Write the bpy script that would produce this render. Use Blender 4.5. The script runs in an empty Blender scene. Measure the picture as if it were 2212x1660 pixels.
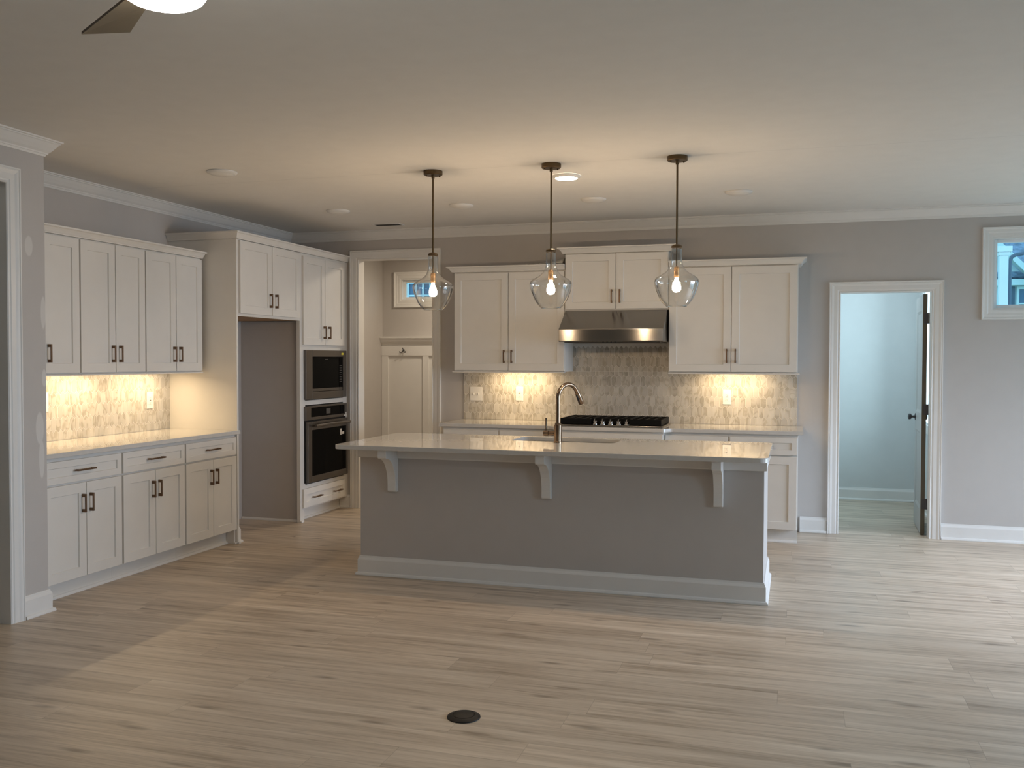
import bpy, bmesh, math, random
from mathutils import Vector, Matrix
random.seed(7)
SC = bpy.context.scene
COL = SC.collection
R = math.radians
PI = math.pi

# ------------------------------------------------------------------ camera, world, lights, exposure
cam_d = bpy.data.cameras.new('camera')
cam = bpy.data.objects.new('camera', cam_d)
COL.objects.link(cam)
SC.camera = cam
YAW, PITCH, ROLL, FPX = R(16.871), R(-1.5186), R(0.1326), 2016.95
fw = Vector((-math.sin(YAW)*math.cos(PITCH), math.cos(YAW)*math.cos(PITCH), math.sin(PITCH)))
rt = Vector((math.cos(YAW), math.sin(YAW), 0)); up = rt.cross(fw)
r2 = rt*math.cos(ROLL) + up*math.sin(ROLL); u2 = -rt*math.sin(ROLL) + up*math.cos(ROLL)
M = Matrix.Identity(4)
for i in range(3):
    M[i][0], M[i][1], M[i][2] = r2[i], u2[i], -fw[i]
M.translation = Vector((4.902, -8.4222, 1.4856))
cam.matrix_world = M
cam_d.sensor_fit = 'HORIZONTAL'; cam_d.sensor_width = 36.0
cam_d.lens = FPX/2212.0*36.0
cam_d.clip_start = 0.05; cam_d.clip_end = 200

vs = SC.view_settings
vs.view_transform = 'Standard'; vs.look = 'None'; vs.gamma = 1.0; vs.use_curve_mapping = False
vs.exposure = -0.36
try:
    SC.cycles.use_denoising = True; SC.cycles.denoising_prefilter = 'ACCURATE'; SC.cycles.denoising_quality = 'HIGH'
    SC.cycles.max_bounces = 10; SC.cycles.diffuse_bounces = 6; SC.cycles.transparent_max_bounces = 16
    SC.cycles.caustics_reflective = False; SC.cycles.caustics_refractive = False
    SC.cycles.sample_clamp_indirect = 4.0
except Exception:
    pass

world = bpy.data.worlds.new('World'); SC.world = world
world.use_nodes = True
bgn = world.node_tree.nodes['Background']
bgn.inputs['Color'].default_value = (0.34, 0.80, 1.10, 1); bgn.inputs['Strength'].default_value = 2.1

WARM = (1.0, 0.715, 0.45); WARMER = (1.0, 0.73, 0.42); DAY = (0.75, 0.82, 1.0); DAYC = (0.70, 0.90, 1.0)
P_BULB, P_BAR, P_DAY, P_PANTRY, P_LED, P_FAN = 10.8, 4.3, 138.0, 42.0, 5.0, 8.0

def area_light(name, loc, direction, sx, sy, power, color, parent=None, spread=180):
    d = bpy.data.lights.new(name, 'AREA'); d.shape = 'RECTANGLE'; d.size = sx; d.size_y = sy
    d.energy = power; d.color = color; d.spread = R(spread)
    o = bpy.data.objects.new(name, d); COL.objects.link(o)
    o.location = loc
    o.rotation_euler = Vector(direction).to_track_quat('-Z', 'Y').to_euler()
    if parent: o.parent = parent
    return o
# daylight outside the patio door in the right wall, and outside the small room's window
area_light('daylight_patio', (9.05, -1.85, 1.12), (-1, 0, -0.62), 2.5, 2.1, P_DAY, DAY, spread=100)
area_light('daylight_glazed_door', (8.05, 0.40, 1.10), (0, -1, -0.25), 0.85, 1.9, 42.0, DAY, spread=110)
area_light('daylight_side_window', (9.05, -6.0, 1.50), (-1, 0, -0.50), 1.7, 1.2, 40.0, (0.62, 0.80, 1.0), spread=110)
area_light('hall_fill', (-0.5, -5.2, 2.70), (0, 0, -1), 0.25, 0.25, 4.0, (0.92, 1.0, 0.94))  # unseen fill added to lift the dark hall behind the left opening
area_light('small_room_fill', (5.5, 1.05, 2.70), (0, 0, -1), 0.4, 0.4, 13.0, (0.72, 0.89, 1.0))  # cool fill added to even out the small room's walls, no fixture
area_light('daylight_pantry', (6.60, 1.25, 1.60), (-1, 0, 0), 0.75, 1.3, P_PANTRY, DAYC)

# fill light added to brighten the mudroom, out of view above the opening
area_light('mudroom_fill', (1.55, 0.85, 2.70), (0, 0, -1), 0.25, 0.25, 26.0, (1.0, 0.84, 0.64))

# ------------------------------------------------------------------ materials
def nt(m): return m.node_tree.nodes, m.node_tree.links
def mat(name, color, rough=0.5, metal=0.0, spec=0.5, bump=0.0, bscale=60.0, aniso=0.0, mott=0.0, mscale=8.0, coat=0.0):
    m = bpy.data.materials.new(name); m.use_nodes = True
    n, l = nt(m); b = n['Principled BSDF']
    b.inputs['Base Color'].default_value = (*color, 1); b.inputs['Roughness'].default_value = rough
    b.inputs['Metallic'].default_value = metal; b.inputs['Specular IOR Level'].default_value = spec
    if aniso: b.inputs['Anisotropic'].default_value = aniso
    if coat: b.inputs['Coat Weight'].default_value = coat
    tc = n.new('ShaderNodeTexCoord')
    nz = n.new('ShaderNodeTexNoise'); nz.inputs['Scale'].default_value = mscale; nz.inputs['Detail'].default_value = 4
    l.new(tc.outputs['Object'], nz.inputs['Vector'])
    rp = n.new('ShaderNodeValToRGB')
    k = mott if mott else 0.015
    rp.color_ramp.elements[0].position = 0.3; rp.color_ramp.elements[1].position = 0.7
    rp.color_ramp.elements[0].color = (*[c*(1-k) for c in color], 1)
    rp.color_ramp.elements[1].color = (*[min(1, c*(1+k)) for c in color], 1)
    l.new(nz.outputs['Fac'], rp.inputs['Fac']); l.new(rp.outputs['Color'], b.inputs['Base Color'])
    if bump:
        nb = n.new('ShaderNodeTexNoise'); nb.inputs['Scale'].default_value = bscale; nb.inputs['Detail'].default_value = 3
        l.new(tc.outputs['Object'], nb.inputs['Vector'])
        bp = n.new('ShaderNodeBump'); bp.inputs['Strength'].default_value = bump; bp.inputs['Distance'].default_value = 0.002
        l.new(nb.outputs['Fac'], bp.inputs['Height']); l.new(bp.outputs['Normal'], b.inputs['Normal'])
    return m

def emis(name, color, strength):
    m = bpy.data.materials.new(name); m.use_nodes = True
    n, l = nt(m)
    e = n.new('ShaderNodeEmission'); e.inputs['Color'].default_value = (*color, 1); e.inputs['Strength'].default_value = strength
    l.new(e.outputs[0], n['Material Output'].inputs['Surface'])
    return m

def glass(name, tint=(0.97, 0.98, 0.98), ior=1.5, gain=1.0, edge=0.8):
    m = bpy.data.materials.new(name); m.use_nodes = True
    n, l = nt(m)
    t = n.new('ShaderNodeBsdfTransparent'); t.inputs['Color'].default_value = (*tint, 1)
    g = n.new('ShaderNodeBsdfGlossy'); g.inputs['Roughness'].default_value = 0.02
    # Schlick reflectance that is the same on both sides of the thin wall
    f = n.new('ShaderNodeLayerWeight'); f.inputs['Blend'].default_value = 0.5
    pw = n.new('ShaderNodeMath'); pw.operation = 'POWER'; pw.inputs[1].default_value = 2.6; l.new(f.outputs['Facing'], pw.inputs[0])
    k = n.new('ShaderNodeMath'); k.operation = 'MULTIPLY_ADD'; k.inputs[1].default_value = 0.75*gain; k.inputs[2].default_value = 0.045*gain; k.use_clamp = True
    mx = n.new('ShaderNodeMixShader')
    l.new(pw.outputs[0], k.inputs[0]); l.new(k.outputs[0], mx.inputs[0])
    dk = n.new('ShaderNodeMath'); dk.operation = 'POWER'; dk.inputs[1].default_value = 4.0; l.new(f.outputs['Facing'], dk.inputs[0])
    ab = n.new('ShaderNodeMix'); ab.data_type = 'RGBA'; ab.inputs[6].default_value = (*tint, 1); ab.inputs[7].default_value = (*[c*edge for c in tint], 1)
    l.new(dk.outputs[0], ab.inputs[0]); l.new(ab.outputs[2], t.inputs['Color'])
    l.new(t.outputs[0], mx.inputs[1]); l.new(g.outputs[0], mx.inputs[2])
    l.new(mx.outputs[0], n['Material Output'].inputs['Surface'])
    return m

WALLC = (0.50, 0.475, 0.455)
MT = {}
MT['wall'] = mat('greige wall paint', WALLC, 0.65, bump=0.12, bscale=220)
MT['ceil'] = mat('ceiling paint', (0.76, 0.745, 0.715), 0.9, spec=0.2, bump=0.1, bscale=160)
MT['trim'] = mat('white trim paint', (0.74, 0.73, 0.71), 0.4)
MT['cab'] = mat('white cabinet lacquer', (0.72, 0.70, 0.665), 0.38)
MT['cabin'] = mat('raw cabinet underside', (0.42, 0.25, 0.12), 0.6, mott=0.15, mscale=20)
MT['quartz'] = mat('white quartz', (0.60, 0.585, 0.56), 0.008, spec=0.85, mott=0.03, mscale=35)
MT['bronze'] = mat('bronze pulls', (0.17, 0.105, 0.065), 0.40, metal=0.85)
MT['brass'] = mat('aged brass', (0.13, 0.09, 0.05), 0.38, metal=1.0)
MT['copper'] = mat('socket brass', (0.70, 0.42, 0.20), 0.3, metal=1.0)
MT['faucet'] = mat('bronze faucet', (0.27, 0.19, 0.13), 0.17, metal=1.0)
MT['steel'] = mat('brushed stainless', (0.30, 0.285, 0.265), 0.17, metal=1.0, aniso=0.9)
MT['chrome'] = mat('polished steel', (0.75, 0.73, 0.70), 0.12, metal=1.0)
MT['slate'] = mat('dark slate steel', (0.16, 0.145, 0.13), 0.34, metal=0.9)
MT['blackglass'] = mat('black glass', (0.003, 0.003, 0.003), 0.06, spec=0.025)
MT['iron'] = mat('cast iron', (0.005, 0.005, 0.005), 0.55, spec=0.12)
MT['black'] = mat('black plastic', (0.010, 0.010, 0.010), 0.5, spec=0.25)
MT['plate'] = mat('white plastic plate', (0.78, 0.76, 0.72), 0.3)
MT['slot'] = mat('outlet slots', (0.10, 0.09, 0.08), 0.5)
MT['grey'] = mat('display grey', (0.06, 0.058, 0.055), 0.35)
MT['label'] = mat('paper label', (0.72, 0.71, 0.68), 0.6)
MT['yellow'] = mat('yellow sticker', (0.55, 0.50, 0.05), 0.6)
MT['rubber'] = mat('dark bronze hinge', (0.10, 0.095, 0.10), 0.4, metal=0.8)
MT['blade'] = mat('fan blade', (0.17, 0.135, 0.09), 0.5, mott=0.1)
MT['bladeedge'] = mat('fan blade edge', (0.05, 0.03, 0.015), 0.5)
MT['sinksteel'] = mat('sink steel', (0.45, 0.46, 0.48), 0.35, metal=1.0)
MT['film'] = mat('packing film', (0.55, 0.53, 0.48), 0.25)
MT['doorpaint'] = mat('door paint', (0.40, 0.40, 0.39), 0.4)
MT['dooredge'] = mat('dark door edge', (0.10, 0.085, 0.06), 0.6)  # hinge edge, darker than the door faces
MT['pane'] = glass('window glass', (0.96, 0.98, 0.98), 1.5, 0.6)
MT['shade'] = glass('pendant glass', (0.955, 0.96, 0.95), 1.52, 2.3, 0.30)
MT['bulb'] = emis('bulb glow', WARM, P_BULB/(0.0085*PI))
MT['led'] = emis('led glow', (1.0, 0.84, 0.64), P_LED/(0.0177*PI))
MT['fanled'] = emis('fan light glow', (1.0, 0.95, 0.86), P_FAN/(0.045*PI))
MT['vinyl'] = mat('white vinyl outdoors', (0.80, 0.82, 0.83), 0.5)
MT['siding'] = mat('white siding', (0.72, 0.76, 0.80), 0.6)
MT['shingle'] = mat('asphalt shingles', (0.22, 0.25, 0.34), 0.9, mott=0.35, mscale=14, bump=0.5, bscale=30)
MT['spout'] = mat('dark downspout', (0.10, 0.12, 0.17), 0.45)
MT['extglass'] = mat('neighbour window glass', (0.10, 0.16, 0.26), 0.1)
MT['grass'] = mat('lawn', (0.10, 0.22, 0.06), 0.9, mott=0.3, mscale=3)

def brush_along_x():
    n, l = nt(MT['steel']); tg = n.new('ShaderNodeTangent'); tg.direction_type = 'RADIAL'; tg.axis = 'X'
    l.new(tg.outputs[0], n['Principled BSDF'].inputs['Tangent'])
brush_along_x()

def ceiling_material():
    m = MT['ceil']; n, l = nt(m); b = n['Principled BSDF']
    # the taped drywall joint that runs through the three pendant canopies
    src = b.inputs['Base Color'].links[0].from_socket
    tc = n['Texture Coordinate'] if 'Texture Coordinate' in n else n.new('ShaderNodeTexCoord')
    sp = n.new('ShaderNodeSeparateXYZ'); l.new(tc.outputs['Object'], sp.inputs[0])
    a = n.new('ShaderNodeMath'); a.operation = 'ADD'; a.inputs[1].default_value = 2.556; l.new(sp.outputs['Y'], a.inputs[0])
    ab = n.new('ShaderNodeMath'); ab.operation = 'ABSOLUTE'; l.new(a.outputs[0], ab.inputs[0])
    mr = n.new('ShaderNodeMapRange'); mr.inputs[1].default_value = 0.0; mr.inputs[2].default_value = 0.006
    mr.inputs[3].default_value = 0.86; mr.inputs[4].default_value = 1.0; l.new(ab.outputs[0], mr.inputs[0])
    mx = n.new('ShaderNodeMix'); mx.data_type = 'RGBA'; mx.blend_type = 'MULTIPLY'; mx.inputs[0].default_value = 1
    l.new(src, mx.inputs[6]); l.new(mr.outputs[0], mx.inputs[7]); l.new(mx.outputs[2], b.inputs['Base Color'])
ceiling_material()

def patched_wall():
    m = mat('greige wall with filler patches', WALLC, 0.65, bump=0.12, bscale=220)
    n, l = nt(m); b = n['Principled BSDF']
    src = b.inputs['Base Color'].links[0].from_socket
    tc = n['Texture Coordinate']
    acc = None
    for (y, z, ry, rz) in ((-4.119, 2.124, .030, .062), (-4.018, 1.75, .020, .10), (-4.016, 1.37, .018, .055), (-4.052, 1.08, .032, .10), (-4.04, 0.90, .022, .12)):
        mp = n.new('ShaderNodeMapping')
        mp.inputs['Location'].default_value = (0, -y/ry, -z/rz); mp.inputs['Scale'].default_value = (0, 1/ry, 1/rz)
        l.new(tc.outputs['Object'], mp.inputs[0])
        ln = n.new('ShaderNodeVectorMath'); ln.operation = 'LENGTH'; l.new(mp.outputs[0], ln.inputs[0])
        mr = n.new('ShaderNodeMapRange'); mr.inputs[1].default_value = 0.85; mr.inputs[2].default_value = 1.0
        mr.inputs[3].default_value = 1.0; mr.inputs[4].default_value = 0.0; l.new(ln.outputs['Value'], mr.inputs[0])
        if acc is None: acc = mr.outputs[0]
        else:
            mm = n.new('ShaderNodeMath'); mm.operation = 'MAXIMUM'; l.new(acc, mm.inputs[0]); l.new(mr.outputs[0], mm.inputs[1]); acc = mm.outputs[0]
    mx = n.new('ShaderNodeMix'); mx.data_type = 'RGBA'
    mx.inputs[7].default_value = (0.62, 0.60, 0.575, 1)
    l.new(acc, mx.inputs[0]); l.new(src, mx.inputs[6]); l.new(mx.outputs[2], b.inputs['Base Color'])
    return m
MT['patched'] = patched_wall()

def floor_material():
    m = bpy.data.materials.new('oak plank floor'); m.use_nodes = True
    n, l = nt(m); b = n['Principled BSDF']
    def math_(op, a, c=None):
        k = n.new('ShaderNodeMath'); k.operation = op
        for i, v in enumerate((a, c)):
            if v is None: continue
            if isinstance(v, (int, float)): k.inputs[i].default_value = v
            else: l.new(v, k.inputs[i])
        return k.outputs[0]
    tc = n.new('ShaderNodeTexCoord'); sp = n.new('ShaderNodeSeparateXYZ'); l.new(tc.outputs['Object'], sp.inputs[0])
    X, Y = sp.outputs['X'], sp.outputs['Y']
    W, L = 0.178, 1.52
    ry = math_('DIVIDE', Y, W); row = math_('FLOOR', ry)
    wn = n.new('ShaderNodeTexWhiteNoise'); wn.noise_dimensions = '1D'; l.new(row, wn.inputs['W'])
    px = math_('ADD', math_('DIVIDE', X, L), math_('MULTIPLY', wn.outputs['Value'], 7.3)); colm = math_('FLOOR', px)
    cid = n.new('ShaderNodeCombineXYZ'); l.new(row, cid.inputs[0]); l.new(colm, cid.inputs[1])
    w2 = n.new('ShaderNodeTexWhiteNoise'); w2.noise_dimensions = '2D'; l.new(cid.outputs[0], w2.inputs['Vector'])
    rid = w2.outputs['Value']
    def grain(sx, sy, det, rough, dist=0.0):
        cv = n.new('ShaderNodeCombineXYZ')
        l.new(math_('MULTIPLY', X, sx), cv.inputs[0]); l.new(math_('MULTIPLY', Y, sy), cv.inputs[1]); l.new(math_('MULTIPLY', rid, 40.0), cv.inputs[2])
        z = n.new('ShaderNodeTexNoise'); z.inputs['Scale'].default_value = 1; z.inputs['Detail'].default_value = det
        z.inputs['Roughness'].default_value = rough; z.inputs['Distortion'].default_value = dist
        l.new(cv.outputs[0], z.inputs['Vector']); return z.outputs['Fac']
    g1 = grain(1.3, 26, 6, 0.62, 0.6); g2 = grain(5, 130, 3, 0.6); g3 = grain(0.9, 6.5, 3, 0.5, 1.2)
    g4 = grain(0.55, 16, 2, 0.5, 0.4)
    g = math_('ADD', math_('ADD', math_('MULTIPLY', g1, 0.42), math_('MULTIPLY', g2, 0.20)), math_('ADD', math_('MULTIPLY', g3, 0.16), math_('MULTIPLY', g4, 0.22)))
    rp = n.new('ShaderNodeValToRGB'); e = rp.color_ramp.elements
    e[0].position = 0.37; e[0].color = (0.30, 0.232, 0.165, 1)
    e[1].position = 0.63; e[1].color = (0.67, 0.575, 0.465, 1)
    x = e.new(0.5); x.color = (0.525, 0.432, 0.333, 1)
    l.new(g, rp.inputs['Fac'])
    # per-plank tone
    tone = n.new('ShaderNodeMapRange'); tone.inputs[3].default_value = 0.92; tone.inputs[4].default_value = 1.07; l.new(rid, tone.inputs[0])
    mx = n.new('ShaderNodeMix'); mx.data_type = 'RGBA'; mx.blend_type = 'MULTIPLY'; mx.inputs[0].default_value = 1
    l.new(rp.outputs['Color'], mx.inputs[6]); l.new(tone.outputs[0], mx.inputs[7])
    # knots
    kc = n.new('ShaderNodeCombineXYZ'); l.new(math_('MULTIPLY', X, 2.3), kc.inputs[0]); l.new(math_('MULTIPLY', Y, 8.5), kc.inputs[1]); l.new(math_('MULTIPLY', rid, 13.0), kc.inputs[2])
    vo = n.new('ShaderNodeTexVoronoi'); vo.inputs['Scale'].default_value = 1.0; l.new(kc.outputs[0], vo.inputs['Vector'])
    kd = math_('ADD', vo.outputs['Distance'], math_('MULTIPLY', g1, 0.22))
    km = n.new('ShaderNodeMapRange'); km.inputs[1].default_value = 0.13; km.inputs[2].default_value = 0.31; km.inputs[3].default_value = 0.62; km.inputs[4].default_value = 0.0
    l.new(kd, km.inputs[0])
    mk = n.new('ShaderNodeMix'); mk.data_type = 'RGBA'; mk.inputs[7].default_value = (0.12, 0.082, 0.055, 1)
    l.new(km.outputs[0], mk.inputs[0]); l.new(mx.outputs[2], mk.inputs[6])
    # seams
    fy = math_('FRACT', ry); ey = math_('MULTIPLY', math_('MINIMUM', fy, math_('SUBTRACT', 1.0, fy)), W)
    fx = math_('FRACT', px); ex = math_('MULTIPLY', math_('MINIMUM', fx, math_('SUBTRACT', 1.0, fx)), L)
    ed = math_('MINIMUM', ey, ex)
    sm = n.new('ShaderNodeMapRange'); sm.inputs[1].default_value = 0.0004; sm.inputs[2].default_value = 0.0020; sm.inputs[3].default_value = 0.32; sm.inputs[4].default_value = 0.0
    l.new(ed, sm.inputs[0])
    ms = n.new('ShaderNodeMix'); ms.data_type = 'RGBA'; ms.inputs[7].default_value = (0.11, 0.085, 0.06, 1)
    l.new(sm.outputs[0], ms.inputs[0]); l.new(mk.outputs[2], ms.inputs[6]); l.new(ms.outputs[2], b.inputs['Base Color'])
    rr = n.new('ShaderNodeMapRange'); rr.inputs[3].default_value = 0.33; rr.inputs[4].default_value = 0.45; l.new(g, rr.inputs[0]); l.new(rr.outputs[0], b.inputs['Roughness'])
    bp = n.new('ShaderNodeBump'); bp.inputs['Strength'].default_value = 0.15; bp.inputs['Distance'].default_value = 0.001
    l.new(math_('SUBTRACT', g, math_('MULTIPLY', sm.outputs[0], 2.0)), bp.inputs['Height']); l.new(bp.outputs['Normal'], b.inputs['Normal'])
    return m
MT['floor'] = floor_material()

def tile_material():
    m = bpy.data.materials.new('marble picket tile'); m.use_nodes = True
    n, l = nt(m); b = n['Principled BSDF']; b.inputs['Roughness'].default_value = 0.28
    tc = n.new('ShaderNodeTexCoord'); at = n.new('ShaderNodeAttribute'); at.attribute_name = 'tile_rand'
    sc = n.new('ShaderNodeVectorMath'); sc.operation = 'SCALE'; sc.inputs['Scale'].default_value = 30
    l.new(at.outputs['Vector'], sc.inputs[0])
    ad = n.new('ShaderNodeVectorMath'); ad.operation = 'ADD'; l.new(tc.outputs['Object'], ad.inputs[0]); l.new(sc.outputs[0], ad.inputs[1])
    mp = n.new('ShaderNodeMapping'); mp.inputs['Rotation'].default_value = (0.6, 0.7, 0.5); l.new(ad.outputs[0], mp.inputs[0])
    nz = n.new('ShaderNodeTexNoise'); nz.inputs['Scale'].default_value = 9; nz.inputs['Detail'].default_value = 2; nz.inputs['Distortion'].default_value = 0.8
    l.new(mp.outputs[0], nz.inputs['Vector'])
    rp = n.new('ShaderNodeValToRGB'); e = rp.color_ramp.elements
    e[0].position = 0.36; e[0].color = (0.555, 0.525, 0.475, 1)
    e[1].position = 0.68; e[1].color = (0.555, 0.525, 0.475, 1)
    for p, c in ((0.45, (0.535, 0.505, 0.45, 1)), (0.515, (0.385, 0.35, 0.29, 1)), (0.57, (0.52, 0.485, 0.43, 1))):
        x = e.new(p); x.color = c
    mp.inputs['Scale'].default_value = (1.2, 1.2, 0.65)
    l.new(nz.outputs['Fac'], rp.inputs['Fac'])
    sx = n.new('ShaderNodeSeparateXYZ'); l.new(at.outputs['Vector'], sx.inputs[0])
    tn = n.new('ShaderNodeMapRange'); tn.inputs[3].default_value = 0.88; tn.inputs[4].default_value = 1.10; l.new(sx.outputs[0], tn.inputs[0])
    mx = n.new('ShaderNodeMix'); mx.data_type = 'RGBA'; mx.blend_type = 'MULTIPLY'; mx.inputs[0].default_value = 1
    l.new(rp.outputs['Color'], mx.inputs[6]); l.new(tn.outputs[0], mx.inputs[7]); l.new(mx.outputs[2], b.inputs['Base Color'])
    return m
MT['tile'] = tile_material()
MT['grout'] = mat('white grout', (0.82, 0.80, 0.75), 0.8)

# ------------------------------------------------------------------ mesh helpers
def Pt(o, u, d, z):
    """wall-local point: 'B' = back wall (u is x, d into the room), 'L' = left wall (u is y, d is x), 'W' = world x,y,z"""
    if o == 'B': return (u, -d, z)
    if o == 'L': return (d, u, z)
    return (u, d, z)

class MB:
    def __init__(s): s.bm = bmesh.new(); s.mi = 0
    def face(s, vs):
        f = s.bm.faces.new(vs); f.material_index = s.mi; return f
    def box(s, u0, u1, d0, d1, z0, z1, o='W'):
        c = [s.bm.verts.new(Pt(o, u, d, z)) for z in (z0, z1) for d in (d0, d1) for u in (u0, u1)]
        for q in ((0, 2, 3, 1), (4, 5, 7, 6), (0, 1, 5, 4), (2, 6, 7, 3), (0, 4, 6, 2), (1, 3, 7, 5)):
            s.face([c[i] for i in q])
        return s
    def prism(s, poly, z0, z1, o='W', axis='z'):
        """poly in 2D extruded; axis z: poly=(u,d); axis u: poly=(d,z) extruded along u"""
        def mk(p, t):
            if axis == 'z': return Pt(o, p[0], p[1], t)
            return Pt(o, t, p[0], p[1])
        a = [s.bm.verts.new(mk(p, z0)) for p in poly]; c = [s.bm.verts.new(mk(p, z1)) for p in poly]
        k = len(poly)
        s.face(a[::-1]); s.face(c)
        for i in range(k): s.face([a[i], a[(i+1) % k], c[(i+1) % k], c[i]])
        return s
    def shaker(s, o, u0, u1, z0, z1, d0, d1, rail=0.060, rec=0.009):
        """one shaker front: flat frame, recessed flat panel, watertight"""
        def ring(a0, a1, b0, b1, d): return [s.bm.verts.new(Pt(o, u, d, z)) for u, z in ((a0, b0), (a1, b0), (a1, b1), (a0, b1))]
        i = rail; j = rail + 0.003
        bk = ring(u0, u1, z0, z1, d0)
        e = 0.0012
        sd = ring(u0, u1, z0, z1, d1-e); fr = ring(u0+e, u1-e, z0+e, z1-e, d1)
        inn = ring(u0+i, u1-i, z0+i, z1-i, d1); pn = ring(u0+j, u1-j, z0+j, z1-j, d1-rec)
        s.face(bk[::-1]); s.face(pn)
        for A, B_ in ((bk, sd), (sd, fr), (fr, inn), (inn, pn)):
            for k in range(4): s.face([A[k], A[(k+1) % 4], B_[(k+1) % 4], B_[k]])
        return s
    def sweep(s, prof, path, side=1, closed=False, z=0.0):
        """profile [(out, z)] swept along an xy path with mitred corners; out is to the right of travel"""
        k = len(path); rows = []
        for i in range(k):
            p = Vector(path[i])
            if closed or 0 < i < k-1:
                a = (p - Vector(path[i-1])).normalized(); c = (Vector(path[(i+1) % k]) - p).normalized()
            elif i == 0: a = c = (Vector(path[1]) - p).normalized()
            else: a = c = (p - Vector(path[i-1])).normalized()
            na = Vector((a.y, -a.x))*side; nc = Vector((c.y, -c.x))*side
            mdir = na + nc; mdir = mdir/max(1e-6, mdir.dot(na))
            rows.append([s.bm.verts.new((p.x + mdir.x*q[0], p.y + mdir.y*q[0], z + q[1])) for q in prof])
        m = len(prof)
        for i in range(k if closed else k-1):
            A, B_ = rows[i], rows[(i+1) % k]
            for j in range(m): s.face([A[j], A[(j+1) % m], B_[(j+1) % m], B_[j]])
        if not closed: s.face(rows[0]); s.face(rows[-1][::-1])
        return s
    def casing(s, o, u0, u1, ztop, prof, z0=0.0, d=0.0, closed=False):
        """mitred casing round an opening; prof [(width outwards, depth)]"""
        rows = []
        if closed: cor = ((u0, z0, -1, -1), (u0, ztop, -1, 1), (u1, ztop, 1, 1), (u1, z0, 1, -1))
        else: cor = ((u0, z0, -1, 0), (u0, ztop, -1, 1), (u1, ztop, 1, 1), (u1, z0, 1, 0))
        for (u, z, su, sz) in cor: rows.append([s.bm.verts.new(Pt(o, u + su*w, d + q, z + sz*w)) for w, q in prof])
        m = len(prof)
        for i in range(4 if closed else 3):
            A, B_ = rows[i], rows[(i+1) % 4]
            for j in range(m): s.face([A[j], A[(j+1) % m], B_[(j+1) % m], B_[j]])
        if not closed: s.face(rows[0]); s.face(rows[-1][::-1])
        return s
    def lathe(s, prof, c=(0, 0, 0), seg=32, cap=True, ax=None):
        """profile [(r, h)] round an axis (default +z) through c"""
        ax = Vector(ax).normalized() if ax else Vector((0, 0, 1))
        t = Vector((1, 0, 0)) if abs(ax.x) < 0.9 else Vector((0, 1, 0))
        e1 = ax.cross(t).normalized(); e2 = ax.cross(e1); c = Vector(c); rows = []
        for r, h in prof:
            if r < 1e-6: rows.append([s.bm.verts.new(c + ax*h)])
            else: rows.append([s.bm.verts.new(c + ax*h + (e1*math.cos(2*PI*k/seg) + e2*math.sin(2*PI*k/seg))*r) for k in range(seg)])
        for A, B_ in zip(rows, rows[1:]):
            for k in range(seg):
                q = [A[k % len(A)], A[(k+1) % seg % len(A)], B_[(k+1) % seg % len(B_)], B_[k % len(B_)]]
                w = []
                for v in q:
                    if v not in w: w.append(v)
                if len(w) > 2: s.face(w)
        if cap:
            for A in (rows[0], rows[-1]):
                if len(A) > 2: s.face(A)
        return s
    def tube(s, pts, rad, seg=14):
        pts = [Vector(p) for p in pts]; rows = []; k = len(pts)
        rads = rad if isinstance(rad, (list, tuple)) else [rad]*k
        prev = None
        for i, p in enumerate(pts):
            t = (pts[min(i+1, k-1)] - pts[max(i-1, 0)]).normalized()
            if prev is None:
                a = Vector((1, 0, 0)) if abs(t.x) < 0.8 else Vector((0, 1, 0))
                n1 = t.cross(a).normalized()
            else: n1 = (prev - t*prev.dot(t)).normalized()
            n2 = t.cross(n1); prev = n1
            rows.append([s.bm.verts.new(p + (n1*math.cos(2*PI*j/seg) + n2*math.sin(2*PI*j/seg))*rads[i]) for j in range(seg)])
        for A, B_ in zip(rows, rows[1:]):
            for j in range(seg): s.face([A[j], A[(j+1) % seg], B_[(j+1) % seg], B_[j]])
        s.face(rows[0][::-1]); s.face(rows[-1])
        return s
    def build(s, name, mats, parent=None, smooth=False, bevel=0.0, kind=None, label=None, normals=True):
        if normals: bmesh.ops.recalc_face_normals(s.bm, faces=s.bm.faces[:])
        me = bpy.data.meshes.new(name); s.bm.to_mesh(me); s.bm.free()
        for m in (mats if isinstance(mats, (list, tuple)) else [mats]): me.materials.append(m)
        if smooth:
            for p in me.polygons: p.use_smooth = True
            me.set_sharp_from_angle(angle=R(35))
        o = bpy.data.objects.new(name, me); COL.objects.link(o)
        if bevel:
            bv = o.modifiers.new('bevel', 'BEVEL'); bv.width = bevel; bv.segments = 2; bv.limit_method = 'ANGLE'; bv.angle_limit = R(40)
        if parent is not None:
            o.parent = parent
            if parent.type == 'EMPTY' and parent.get('worldmesh', 0): o.location = -parent.location
        if kind: o['kind'] = kind
        if label: o['label'] = label
        return o

def thing(name, label, cat, loc, group=None, world=True):
    """an Empty at the thing's base; with world=True its parts are written in room coordinates"""
    o = bpy.data.objects.new(name, None); COL.objects.link(o); o.location = loc; o.empty_display_size = 0.1
    o['label'] = label; o['category'] = cat
    if group: o['group'] = group
    if world: o['worldmesh'] = 1
    return o
def tag(o, label, cat, group=None):
    o['label'] = label; o['category'] = cat
    if group: o['group'] = group
    return o
def copy_thing(src, loc, label, group=None):
    r = src.copy(); COL.objects.link(r); r.location = loc; r['label'] = label
    if group: r['group'] = group
    def rec(a, b):
        for ch in list(a.children):
            c = ch.copy(); COL.objects.link(c); c.parent = b; rec(ch, c)
    rec(src, r)
    return r

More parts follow.
